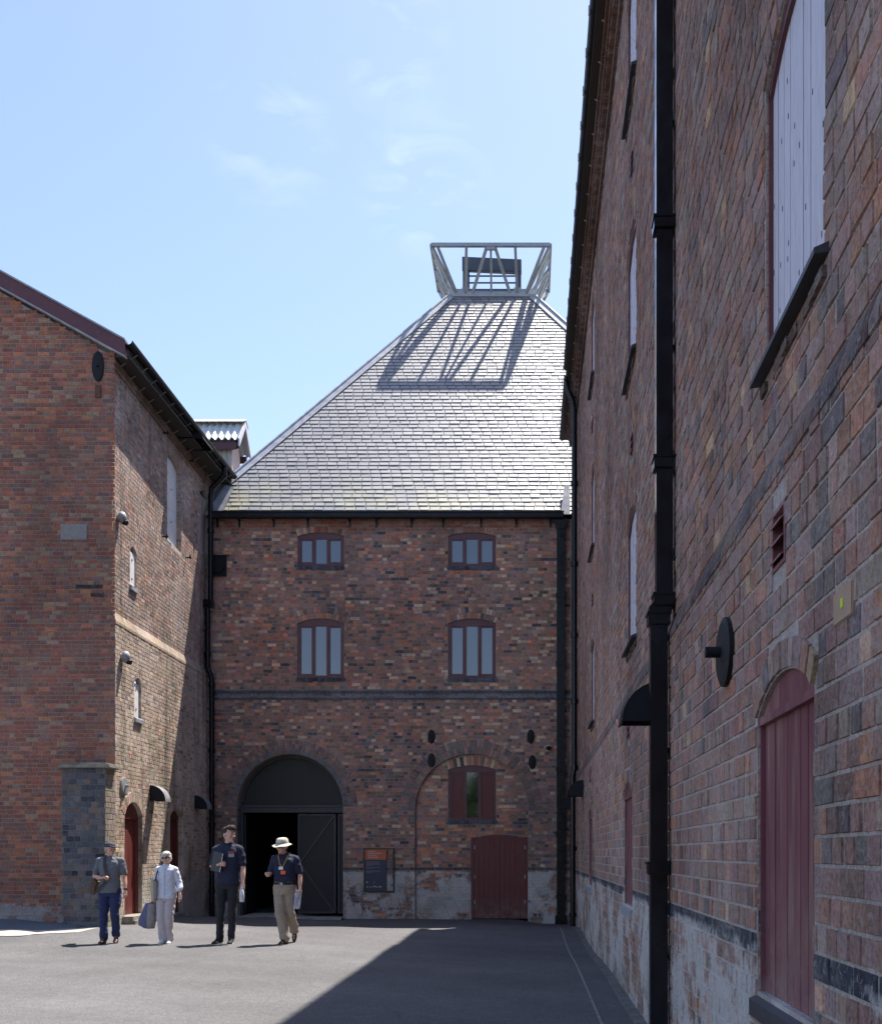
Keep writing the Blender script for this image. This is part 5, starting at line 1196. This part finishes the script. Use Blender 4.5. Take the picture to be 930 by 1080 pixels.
def person(loc, H, label, cat='person', yaw=0, skin=None, cfg=None):
    """H: height; body laid out for 1.75 m facing -Y then scaled"""
    k = H / 1.75; rt = root('person', loc, label, 'person'); XF = Matrix.Rotation(R(yaw), 4, 'Z') @ Matrix.Scale(k, 4)
    c = cfg; V = Vector
    hd = head_matrix(c['head'], *c['look'])
    b = Blobs(); head(b, hd, c.get('hsc', 1.0), c.get('jaw', 1.0))
    b.limb([V((0, .012, 1.44)), V(c['head']) + V((0, .02, -.07))], [.056, .052], 14)
    tw = c.get('w', 1.0); td = c.get('d', 1.0)
    b.torso([((0, 0, .86), .15 * tw, .105 * td), ((0, 0, .95), .158 * tw, .11 * td), ((0, 0, 1.08), .135 * tw, .10 * td), ((0, 0, 1.25), .148 * tw, .11 * td), ((0, .005, 1.36), .155 * tw, .10 * td), ((0, .01, 1.43), .12 * tw, .075), ((0, .012, 1.465), .055, .05)])
    for s in ('R', 'L'):
        sh, el, wr, hdv, plm = c['arm' + s]; b.limb([V((sh[0] * .75, sh[1], sh[2] - .045)), V(sh).lerp(V(el), .45), el, V(el).lerp(V(wr), .4), wr], [.040, .042, .036, .038, .024], 12)
        hand(b, wr, hdv, plm, c.get('thumb' + s, 1), c.get('curl' + s, .45), .98)
        hp, kn, an, toe = c['leg' + s]; b.limb([hp, V(hp).lerp(V(kn), .5), kn, V(kn).lerp(V(an), .35), an], [.072, .062, .044, .042, .030], 12)
        b.limb([V(an), V(an).lerp(V(toe), .5) - V((0, 0, .025)), V(an).lerp(V(toe), .8) - V((0, 0, .02))], [.030, .022, .016], 10)
    body = b.build('body', skin or M_skin, rt, .0065, 2, xf=XF)
    # shirt
    b = Blobs(); iz = c.get('fit', .014); hem = c['hem']; hw = c.get('hemw', 1.0)
    secs = [((0, 0, hem), (.155 * tw + iz) * hw, (.115 * td + iz) * hw), ((0, -.002, .97), (.150 * tw + iz) * (hw * .5 + .5), .113 * td + iz), ((0, -.004 * c.get('belly', 0), 1.10), .142 * tw + iz, (.108 + .02 * c.get('belly', 0)) * td + iz), ((0, 0, 1.25), .150 * tw + iz, .112 * td + iz), ((0, .004, 1.36), .160 * tw + iz, .103 * td + iz), ((0, .01, 1.43), .125 * tw + iz, .078 + iz), ((0, .012, 1.468), .066, .060), ((0, .010, 1.485), .058, .056)]
    b.torso(secs)
    for s in ('R', 'L'):
        sh, el, wr = map(V, c['arm' + s][:3]); sl = c['sleeve']; sh2 = V((sh.x * .55, sh.y, sh.z + .012)); sh = V((sh.x * .93, sh.y, sh.z - .012))
        if sl <= 1: e = sh.lerp(el, sl); b.limb([sh2, sh], [.046 + iz, .046 + iz], 14); b.ell(sh, (.05 + iz, .05 + iz, .05 + iz)); b.limb([sh, sh.lerp(el, sl * .5), e], [.046 + iz, .044 + iz * 1.05, .041 + iz * 1.2], 14)
        else: e = el.lerp(wr, sl - 1); b.limb([sh2, sh], [.042 + iz, .043 + iz], 14); b.ell(sh, (.046 + iz, .046 + iz, .046 + iz)); b.limb([sh, sh.lerp(el, .5), el, e], [.043 + iz, .040 + iz, .036 + iz * 1.0, .035 + iz * 1.2], 14)
    shirt = b.build(c.get('shirtn', 'polo_shirt'), c['shirt'], rt, .008, 3, wr=.011, wrs=8, seed=H * 10, xf=XF)
    # collar: two flaps round the neck
    if c.get('collar', True):
        m = MB(); n = 12; og = origin(rt)
        ring_a = []; ring_b = []
        for i in range(n + 1):
            a = math.pi * 2 * (i / n) * .86 - math.pi * .86; x, y = math.sin(a), math.cos(a); dz = .0 if abs(a) < 2 else -.02
            ring_a.append(V((x * .062, .012 + y * .060, 1.505 + dz * 1.6))); ring_b.append(V((x * .094, .006 + y * .084, 1.462 + dz * 2.2)))
        for i in range(n):
            p = [XF @ q + og for q in (ring_a[i], ring_a[i + 1], ring_b[i + 1], ring_b[i])]; m.prism(p, V(((p[0] + p[2]) / 2 - og - V((0, 0, p[0].z - og.z)))).normalized() * .006)
        m.build('collar', c['shirt'], shirt)
    # trousers
    b = Blobs(); tz = c.get('fitt', .016)
    b.torso([((0, 0, .80), .14 * tw + tz, .10 * td + tz), ((0, 0, .90), .155 * tw + tz, .112 * td + tz), ((0, 0, .97), .150 * tw + tz * .8, .108 * td + tz * .8), ((0, 0, 1.015), .143 * tw + tz * .6, .102 * td + tz * .6)])
    for s in ('R', 'L'):
        hp, kn, an, toe = map(V, c['leg' + s]); f = c.get('flare', 1.0); e = kn.lerp(an, c.get('tlen', .985))
        b.limb([hp + V((0, 0, .02)), hp.lerp(kn, .5), kn, kn.lerp(an, .5), e], [.088 + tz, .076 + tz, .056 + tz * f, .050 + tz * 1.1 * f, .046 + tz * 1.3 * f], 14)
    b.build('trousers', c['trousers'], rt, .008, 3, wr=.012, wrs=7, seed=H * 7, xf=XF)
    # shoes
    for s in ('R', 'L'):
        hp, kn, an, toe = map(V, c['leg' + s]); f = toe - an; fl = V((f.x, f.y, f.z + .035)).normalized(); up = V((0, 0, 1)); up = (up - fl * up.dot(fl)).normalized(); sd = fl.cross(up)
        b = Blobs(); heel = an - fl * .035 - up * .040; tip = an + fl * .165 - up * .048
        b.limb([heel, heel.lerp(tip, .45), heel.lerp(tip, .8), tip], [.036, .038, .042, .030], 14, .8); b.limb([an - up * .025, an + up * .015, heel.lerp(tip, .55) + up * .02], [.042, .042, .034], 12)
        sh_ = b.build('shoe', c['shoe'], rt, .006, 2, xf=XF)
        m = MB(); og = origin(rt); pts = []
        for i in range(20):
            a = 6.28318 * i / 20; L = .5 + .5 * math.cos(a); w = .040 if L > .45 else .034; pts.append(XF @ (heel - fl * .045 + fl * (L * .29) + sd * math.sin(a) * w - up * .040) + og)
        m.prism(pts, (XF.to_3x3() @ up) * .020); m.build('sole', c.get('sole', M_blackmatt), sh_)
    # face
    def hp_(p): return XF @ (hd @ (V(p) * c.get('hsc', 1.0))) + origin(rt)
    if c.get('shades'):
        m = MB()
        for s in (-1, 1):
            cc = V((s * .031, -.101, .006)); pts = [hp_(cc + V((math.cos(a) * .027, abs(math.cos(a)) * .006, math.sin(a) * .019))) for a in [6.28318 * i / 14 for i in range(14)]]; nrm = (hp_((0, -.12, .006)) - hp_((0, -.10, .006))).normalized(); m.prism(pts, nrm * .006)
            m.bar(hp_((s * .055, -.092, .010)), hp_((s * .082, .0, .010)), .005, .007)
        m.bar(hp_((-.012, -.107, .010)), hp_((.012, -.107, .010)), .006, .005); m.build('sunglasses', M_shade, rt)
    else:
        for s in (-1, 1):
            b = Blobs(); b.ell(hd @ (V((s * .030, -.0895, .005))), (.011, .006, .0055), hd.to_3x3()); b.build('eye', M_eye, rt, .002, 1, xf=XF)
        b = Blobs()
        for s in (-1, 1): b.ell(hd @ (V((s * .031, -.096, .024))), (.018, .006, .0045), hd.to_3x3())
        b.build('eyebrows', c.get('hairm', M_hairb), rt, .002, 1, xf=XF)
    b = Blobs(); b.ell(hd @ V((0, -.0965, -.051)), (.021, .005, .0055), hd.to_3x3()); b.build('lips', M_lip, rt, .002, 1, xf=XF)
    return rt, XF, hd, body
def hp3(rt, XF, hd, p): return XF @ (hd @ Vector(p)) + origin(rt)
FY = 16.6
def spot(px, py=995.0, Y=FY): z = CH - (py - HY) * Y / F; return (PX(px, Y), Y, z)
# -- man in cap and grey shirt
cfg = dict(head=(.0, -.012, 1.60), look=(-0, 0, 0), armR=((-.185, .01, 1.40), (-.262, .02, 1.135), (-.085, -.175, 1.115), (.9, -.5, .15), (.25, .6, -.8)), armL=((.185, .01, 1.40), (.235, .015, 1.13), (.262, -.06, .90), (.05, -.15, -1), (-1, 0, 0)),
    legR=((-.085, 0, .90), (-.092, -.05, .50), (-.088, -.06, .085), (-.11, -.20, .03)), legL=((.085, 0, .90), (.10, -.09, .50), (.085, .05, .14), (.10, -.07, .035)),
    curlR=.95, curlL=.45, thumbR=1, thumbL=1, hem=.86, hemw=1.04, sleeve=.72, fit=.020, shirt=M_greysh, shirtn='short_sleeved_shirt', trousers=M_jeans, shoe=M_bshoe, hairm=M_hairg, w=1.0, fitt=.018)
cfg['look'] = (48, 0, 4)
p1 = spot(116.5); H1 = 1.64
rt, XF, hd, body = person(p1, H1, 'man in dark baseball cap, grey short-sleeved shirt and navy trousers, glancing sideways', yaw=6, skin=M_skin2, cfg=cfg)
b = Blobs(); b.ell(hd @ Vector((0, .03, .01)), (.079, .078, .085), hd.to_3x3()); b.ell(hd @ Vector((0, .04, -.04)), (.068, .06, .04), hd.to_3x3()); b.build('hair', M_hairg, rt, .006, 2, wr=.003, wrs=60, xf=XF)
b = Blobs(); b.ell(hd @ Vector((0, .008, .062)), (.088, .106, .068), hd.to_3x3()); cap = b.build('cap', M_capm, rt, .006, 2, xf=XF)
m = MB(); pts = [(math.sin(a) * .078, -.07 - math.cos(a) * .125, .054 - .022 * math.cos(a)) for a in [R(x) for x in range(-90, 91, 15)]]; m.prism([hp3(rt, XF, hd, p) for p in pts], (XF.to_3x3() @ (hd.to_3x3() @ Vector((0, 0, 1)))) * .007); m.build('cap_peak', M_capm, cap)
og = origin(rt); m = MB(); w_ = XF @ Vector((.262, -.055, .925)) + og; m.tube([w_ - Vector((0, 0, .012)), w_ + Vector((0, 0, .012))], .030, 12); m.build('wristwatch', M_blackmatt, rt)
m = MB()
for i in range(6): q = XF @ Vector((0.002, -.137 + (.014 if i == 0 else 0), 1.42 - i * .085)) + og; m.tube([q, q + Vector((0, -.004, 0))], .006, 8)
m.build('button', plain('shirt_button', (.3, .3, .3), .4), rt) if False else None
M_bag = plain('brown_bag_leather', (.10, .062, .038), .6, var=.25, scale=16, bs=.4, bscale=80); M_strapd = plain('dark_strap', (.045, .035, .03), .7)
bg_ = root('shoulder_bag', (p1[0] - .27, p1[1] + .02, p1[2] + .78), 'brown leather shoulder bag hanging at the hip of the man in the dark cap', 'bag')
m = MB(); M4 = Matrix.Translation(Vector((p1[0] - .245, p1[1] + .04, p1[2] + .905))) @ Matrix.Rotation(R(14), 4, 'Y') @ Matrix.Rotation(R(12), 4, 'Z'); m.box((-.055, -.13, -.13), (.045, .13, .12), M=M4, ch=.03); m.box((-.065, -.135, -.02), (.0, .135, .13), M=M4, ch=.012); m.build('bag_body', M_bag, bg_)
def pt(x, y, z): return XF @ Vector((x, y, z)) + og
m = MB(); path = [pt(-.075, .10, 1.44), pt(-.075, .03, 1.495), pt(-.070, -.08, 1.45), pt(-.055, -.145, 1.33), pt(-.02, -.165, 1.19), pt(-.005, -.175, 1.12), pt(-.06, -.165, 1.02), pt(-.13, -.16, .94), pt(-.21, -.10, .86)]
def ribbon(m, path, w, th, up=(0, -1, 0)):
    for a, b_ in zip(path[:-1], path[1:]):
        d = b_ - a; m.bar(a - d * .04, b_ + d * .04, w, th, up=up)
ribbon(m, path, .038, .006); m.build('strap', M_strapd, bg_)
# -- woman in pale blouse
cfg = dict(head=(.0, -.02, 1.60), look=(4, 4, -4), armR=((-.165, .01, 1.385), (-.225, .03, 1.12), (-.235, -.05, .885), (.0, -.1, -1), (1, 0, 0)), armL=((.165, .01, 1.385), (.232, .035, 1.13), (.275, -.07, .915), (.1, -.15, -1), (-1, 0, 0)),
    legR=((-.08, 0, .90), (-.075, -.09, .50), (-.030, -.08, .075), (-.045, -.225, .03)), legL=((.08, 0, .90), (.072, -.07, .50), (.055, -.02, .075), (.095, -.165, .03)),
    curlR=.95, curlL=.35, thumbR=-1, thumbL=1, hem=.84, hemw=1.10, sleeve=1.55, fit=.020, shirt=M_blouse, shirtn='blouse', trousers=M_pinkt, shoe=M_wshoe, sole=M_wshoe, shades=True, w=.96, fitt=.020, flare=1.25, jaw=.94, collar=False)
p2 = spot(176); H2 = 1.49
rt, XF, hd, body = person(p2, H2, 'silver-haired woman in sunglasses, pale lilac blouse and light trousers, walking', yaw=-2, cfg=cfg)
b = Blobs(); b.ell(hd @ Vector((0, .022, .038)), (.094, .098, .090), hd.to_3x3()); 
for s in (-1, 1): b.ell(hd @ Vector((s * .072, .005, -.006)), (.026, .055, .065), hd.to_3x3())
b.ell(hd @ Vector((0, .055, -.03)), (.082, .058, .062), hd.to_3x3()); b.ell(hd @ Vector((0.02, -.062, .075)), (.068, .040, .030), hd.to_3x3()); b.build('hair', M_hairw, rt, .006, 2, wr=.006, wrs=35, xf=XF)
og = origin(rt); m = MB(); m.bar(pt(0, -.128, 1.43), pt(0, -.150, 1.20), .018, .004, up=(0, 1, 0)); m.bar(pt(0, -.150, 1.20), pt(0, -.158, .86), .018, .004, up=(0, 1, 0)); m.build('button_placket', M_blouse, rt)
bg_ = root('shoulder_bag', (p2[0] - .2, p2[1], p2[2] + .8), 'flat beige shoulder bag on a thin dark strap beside the silver-haired woman', 'bag')
m = MB(); M4 = Matrix.Translation(pt(-.185, -.10, 1.02)) @ Matrix.Rotation(R(-3), 4, 'Y'); m.box((-.035, -.10, -.17), (.035, .10, .15), M=M4, ch=.02); m.build('bag_body', plain('beige_bag_leather', (.42, .37, .30), .6, var=.12), bg_)
m = MB(); ribbon(m, [pt(-.11, .10, 1.36), pt(-.115, .03, 1.445), pt(-.122, -.07, 1.40), pt(-.135, -.135, 1.30), pt(-.165, -.13, 1.16)], .022, .006); m.build('strap', M_strapd, bg_)
tb = root('tote_bag', (p2[0] - .28, p2[1] - .05, p2[2] + .1), 'violet and grey tote bag hanging from the hand of the silver-haired woman', 'bag')
M_tv = plain('violet_tote_cloth', (.10, .105, .19), .7, var=.2, scale=10); M_tg = plain('grey_brown_tote_cloth', (.26, .23, .21), .7, var=.15, scale=10)
cx, cy, cz = pt(-.31, -.06, .48); bt = cz - .02
def tq(x, z, y): return Vector((cx + x, cy + y, bt + z))
b = Blobs(); b.torso([((.00, 0, -.17), .05, .06), ((-.01, 0, -.145), .135, .085), ((-.015, 0, -.05), .145, .09), ((-.02, 0, .10), .115, .07), ((-.03, 0, .22), .085, .035), ((-.035, 0, .235), .075, .02)], 20)
tbody = b.build('bag_body', M_tg, tb, .009, 3, wr=.010, wrs=9, seed=4, xf=Matrix.Translation(Vector((cx, cy, cz)) - origin(tb)) @ Matrix.Rotation(R(12), 4, 'Y') @ Matrix.Rotation(R(-14), 4, 'Z'))
tbody.data.materials.append(M_tv)
for p_ in tbody.data.polygons:
    if p_.center.x < (cx - tb.location.x) - .005: p_.material_index = 1
hnd = pt(-.235, -.06, .79)
for dy, sx in ((-.045, 0), (.05, 0)):
    m = MB(); ribbon(m, [tq(-.03, .22, dy * .5), hnd + Vector((-.012, dy * .3, -.02)), hnd + Vector((.0, dy * .3, .012)), hnd + Vector((.014, dy * .3, -.02)), tq(.06, .20, dy * .5)], .018, .005, up=(0, 1, 0)); m.build('handle', M_tv, tb)
# -- young man in navy polo, black trousers
cfg = dict(head=(.012, -.01, 1.60), look=(62, 2, 0), armR=((-.185, .01, 1.39), (-.242, .03, 1.135), (-.095, -.170, 1.155), (.92, -.35, .25), (.2, .75, -.4)), armL=((.185, .01, 1.39), (.218, .02, 1.125), (.232, -.055, .89), (.0, -.12, -1), (-1, 0, 0)),
    legR=((-.085, 0, .90), (-.098, -.03, .50), (-.11, -.03, .075), (-.155, -.165, .03)), legL=((.085, 0, .90), (.078, -.05, .50), (.055, -.03, .075), (.075, -.175, .03)),
    curlR=1.0, curlL=.75, thumbR=1, thumbL=1, hem=.88, hemw=1.0, sleeve=.78, fit=.018, shirt=M_navyp, trousers=M_blackt, shoe=M_blackt, sole=M_wshoe, hairm=M_hairb, w=1.0, fitt=.008, flare=.75)
p3 = spot(240.5); H3 = 1.89
rt, XF, hd, body = person(p3, H3, 'tall young man with dark hair, navy polo shirt and black trousers, face in profile', yaw=0, cfg=cfg)
b = Blobs(); b.ell(hd @ Vector((0, .028, .045)), (.082, .090, .078), hd.to_3x3()); b.ell(hd @ Vector((0, -.045, .105)), (.072, .062, .042), hd.to_3x3()); b.ell(hd @ Vector((0, -.088, .103)), (.056, .034, .032), hd.to_3x3()); b.ell(hd @ Vector((0, .07, -.01)), (.062, .036, .06), hd.to_3x3())
b.build('hair', M_hairb, rt, .005, 1, wr=.010, wrs=32, xf=XF)
og = origin(rt); m = MB(); q = pt(.088, -.138, 1.305); m.box(q - Vector((.045, .004, .035)), q + Vector((.045, .004, .02)), ch=.003); m.build('name_badge', plain('grey_badge', (.22, .25, .24), .5, var=.3, scale=60), rt)
m = MB(); q = pt(.085, -.134, 1.345); m.box(q - Vector((.042, .003, .013)), q + Vector((.042, .003, .013))); m.build('chest_emblem', plain('red_emblem_thread', (.35, .05, .06), .7, var=.5, scale=90), rt)
fl = root('folder', pt(-.13, -.20, 1.08), 'thin black folder held against the chest of the tall young man', 'folder')
m = MB(); M4 = Matrix.Translation(pt(-.115, -.168, 1.205)) @ Matrix.Rotation(R(10), 4, 'Y') @ Matrix.Rotation(R(-18), 4, 'Z'); m.box((-.085, -.008, -.155), (.085, .008, .155), M=M4, ch=.003); m.build('cover', plain('black_folder_card', (.03, .03, .032), .5), fl)
m = MB(); m.box((-.082, -.005, -.15), (.088, .005, .15), M=M4 @ Matrix.Translation((.003, .0, -.003))); m.build('pages', M_chrome, fl)
bo = root('water_bottle', pt(.24, -.10, .64), 'clear plastic water bottle with white label hanging from the young man\'s hand', 'bottle')
c = pt(.232, -.085, .80); m = MB(); M_plast = plain('clear_bottle_plastic', (.62, .64, .66), .15, var=.15, scale=30)
m.tube([c + Vector((0, -.012, z)) for z in (-.20, -.195, -.11, -.10, -.03, .0, .02)], [.030, .037, .037, .037, .035, .016, .014], 14); m.build('bottle_body', M_plast, bo)
m = MB(); m.tube([c + Vector((0, -.012, z)) for z in (-.15, -.09)], .0385, 14); m.build('bottle_label', plain('grey_white_label', (.5, .5, .54), .5, var=.4, scale=40), bo)
m = MB(); m.tube([c + Vector((0, -.012, z)) for z in (.02, .038)], .017, 12); m.build('bottle_cap', M_chrome, bo)
# -- older man in sun hat, navy polo, khaki trousers
cfg = dict(head=(-.03, -.035, 1.585), look=(-28, 6, 0), armR=((-.185, .01, 1.385), (-.235, -.03, 1.145), (-.215, -.235, 1.115), (.15, -.7, .35), (.6, .1, -.6)), armL=((.185, .01, 1.385), (.245, .03, 1.13), (.262, -.04, .89), (-.08, -.1, -1), (-1, 0, 0)),
    legR=((-.085, 0, .90), (-.045, -.12, .51), (.045, -.13, .085), (.005, -.27, .03)), legL=((.085, 0, .90), (.078, .00, .50), (.085, .26, .20), (.105, .15, .05)),
    curlR=1.15, curlL=.8, thumbR=1, thumbL=1, hem=1.02, hemw=1.0, sleeve=.80, fit=.020, shirt=M_navyp, trousers=M_khaki, shoe=M_dshoe, hairm=M_hairg, shades=True, w=1.06, d=1.15, belly=1, fitt=.022, flare=1.2)
p4 = spot(300.5, 995); H4 = 1.70
rt, XF, hd, body = person(p4, H4, 'older man in cream sun hat, sunglasses, navy polo shirt and khaki trousers', yaw=-4, skin=M_skin2, cfg=cfg)
b = Blobs(); b.ell(hd @ Vector((0, .025, .01)), (.079, .080, .08), hd.to_3x3()); b.build('hair', M_hairg, rt, .006, 2, wr=.003, wrs=60, xf=XF)
m = MB(); n = 28; up = (XF.to_3x3() @ hd.to_3x3() @ Vector((0, 0, 1))).normalized()
prof = [(.158, .022), (.142, .030), (.118, .045), (.098, .056), (.094, .075), (.090, .105), (.078, .135), (.050, .150), (.015, .154)]; vs_ = []
for r_, z in prof:
    for i in range(n):
        a = 6.28318 * i / n; wv = .010 * math.sin(2 * a + .6) * (r_ / .158) ** 2 + .006 * math.sin(5 * a) * (r_ / .158) ** 3; vs_.append(hp3(rt, XF, hd, (math.cos(a) * r_, math.sin(a) * r_ * 1.12 + .006, z - .004 + wv)))
fs = [(i * n + k, i * n + (k + 1) % n, (i + 1) * n + (k + 1) % n, (i + 1) * n + k) for i in range(len(prof) - 1) for k in range(n)] + [tuple(range((len(prof) - 1) * n, len(prof) * n))]
m.idx(vs_, fs, sm=True); m.idx([v - up * .004 for v in vs_[:4 * n]], [f[::-1] for f in fs if max(f) < 4 * n], sm=True)
hat = m.build('sun_hat', M_sunhat, rt)
m = MB(); vs_ = [hp3(rt, XF, hd, (math.cos(6.28318 * i / n) * rr, math.sin(6.28318 * i / n) * rr * 1.12 + .006, z)) for rr, z in ((.1005, .054), (.0965, .074)) for i in range(n)]; m.idx(vs_, [(k, (k + 1) % n, n + (k + 1) % n, n + k) for k in range(n)], sm=True); m.build('hat_band', M_hatband, hat)
og = origin(rt); m = MB(); n = 26
vs_ = [pt(math.cos(6.28318 * i / n) * (.150 * 1.06 + .026), math.sin(6.28318 * i / n) * (.108 * 1.15 + .026), z) for z in (.965, 1.0) for i in range(n)]; m.idx(vs_, [(k, (k + 1) % n, n + (k + 1) % n, n + k) for k in range(n)], sm=True); bl_ = m.build('belt', M_blackmatt, rt)
m = MB(); q = pt(-.01, -.156, .982); m.box(q - Vector((.022, .006, .018)), q + Vector((.022, .004, .018)), ch=.003); m.build('buckle', M_steel, bl_)
ly_ = plain('yellow_black_lanyard', (.45, .25, .04), .7, var=.6, scale=60)
m = MB(); ribbon(m, [pt(-.085, -.02, 1.475), pt(-.080, -.10, 1.43), pt(-.045, -.148, 1.32), pt(-.005, -.160, 1.245)], .012, .004); ribbon(m, [pt(.085, -.02, 1.475), pt(.080, -.10, 1.43), pt(.045, -.150, 1.32), pt(.000, -.160, 1.245)], .012, .004); lan = m.build('lanyard', ly_, rt)
m = MB(); q = pt(-.012, -.172, 1.235); m.box(q - Vector((.035, .004, .024)), q + Vector((.035, .004, .024)), ch=.003); m.build('white_badge', M_chrome, lan)
m = MB(); q = pt(.024, -.172, 1.165); m.box(q - Vector((.040, .004, .032)), q + Vector((.040, .004, .032)), ch=.004); m.build('orange_badge', plain('orange_badge_card', (.75, .13, .03), .5), lan)
pp = root('papers', pt(.25, -.09, .62), 'folded blue and white papers held low by the man in the sun hat', 'papers')
m = MB(); M4 = Matrix.Translation(pt(.242, -.085, .725)) @ Matrix.Rotation(R(7), 4, 'Y') @ Matrix.Rotation(R(76), 4, 'Z'); m.box((-.10, -.006, -.15), (.10, .004, .15), M=M4, ch=.002); m.build('sheets', plain('blue_white_paper', (.45, .52, .72), .6, var=.35, scale=12), pp)
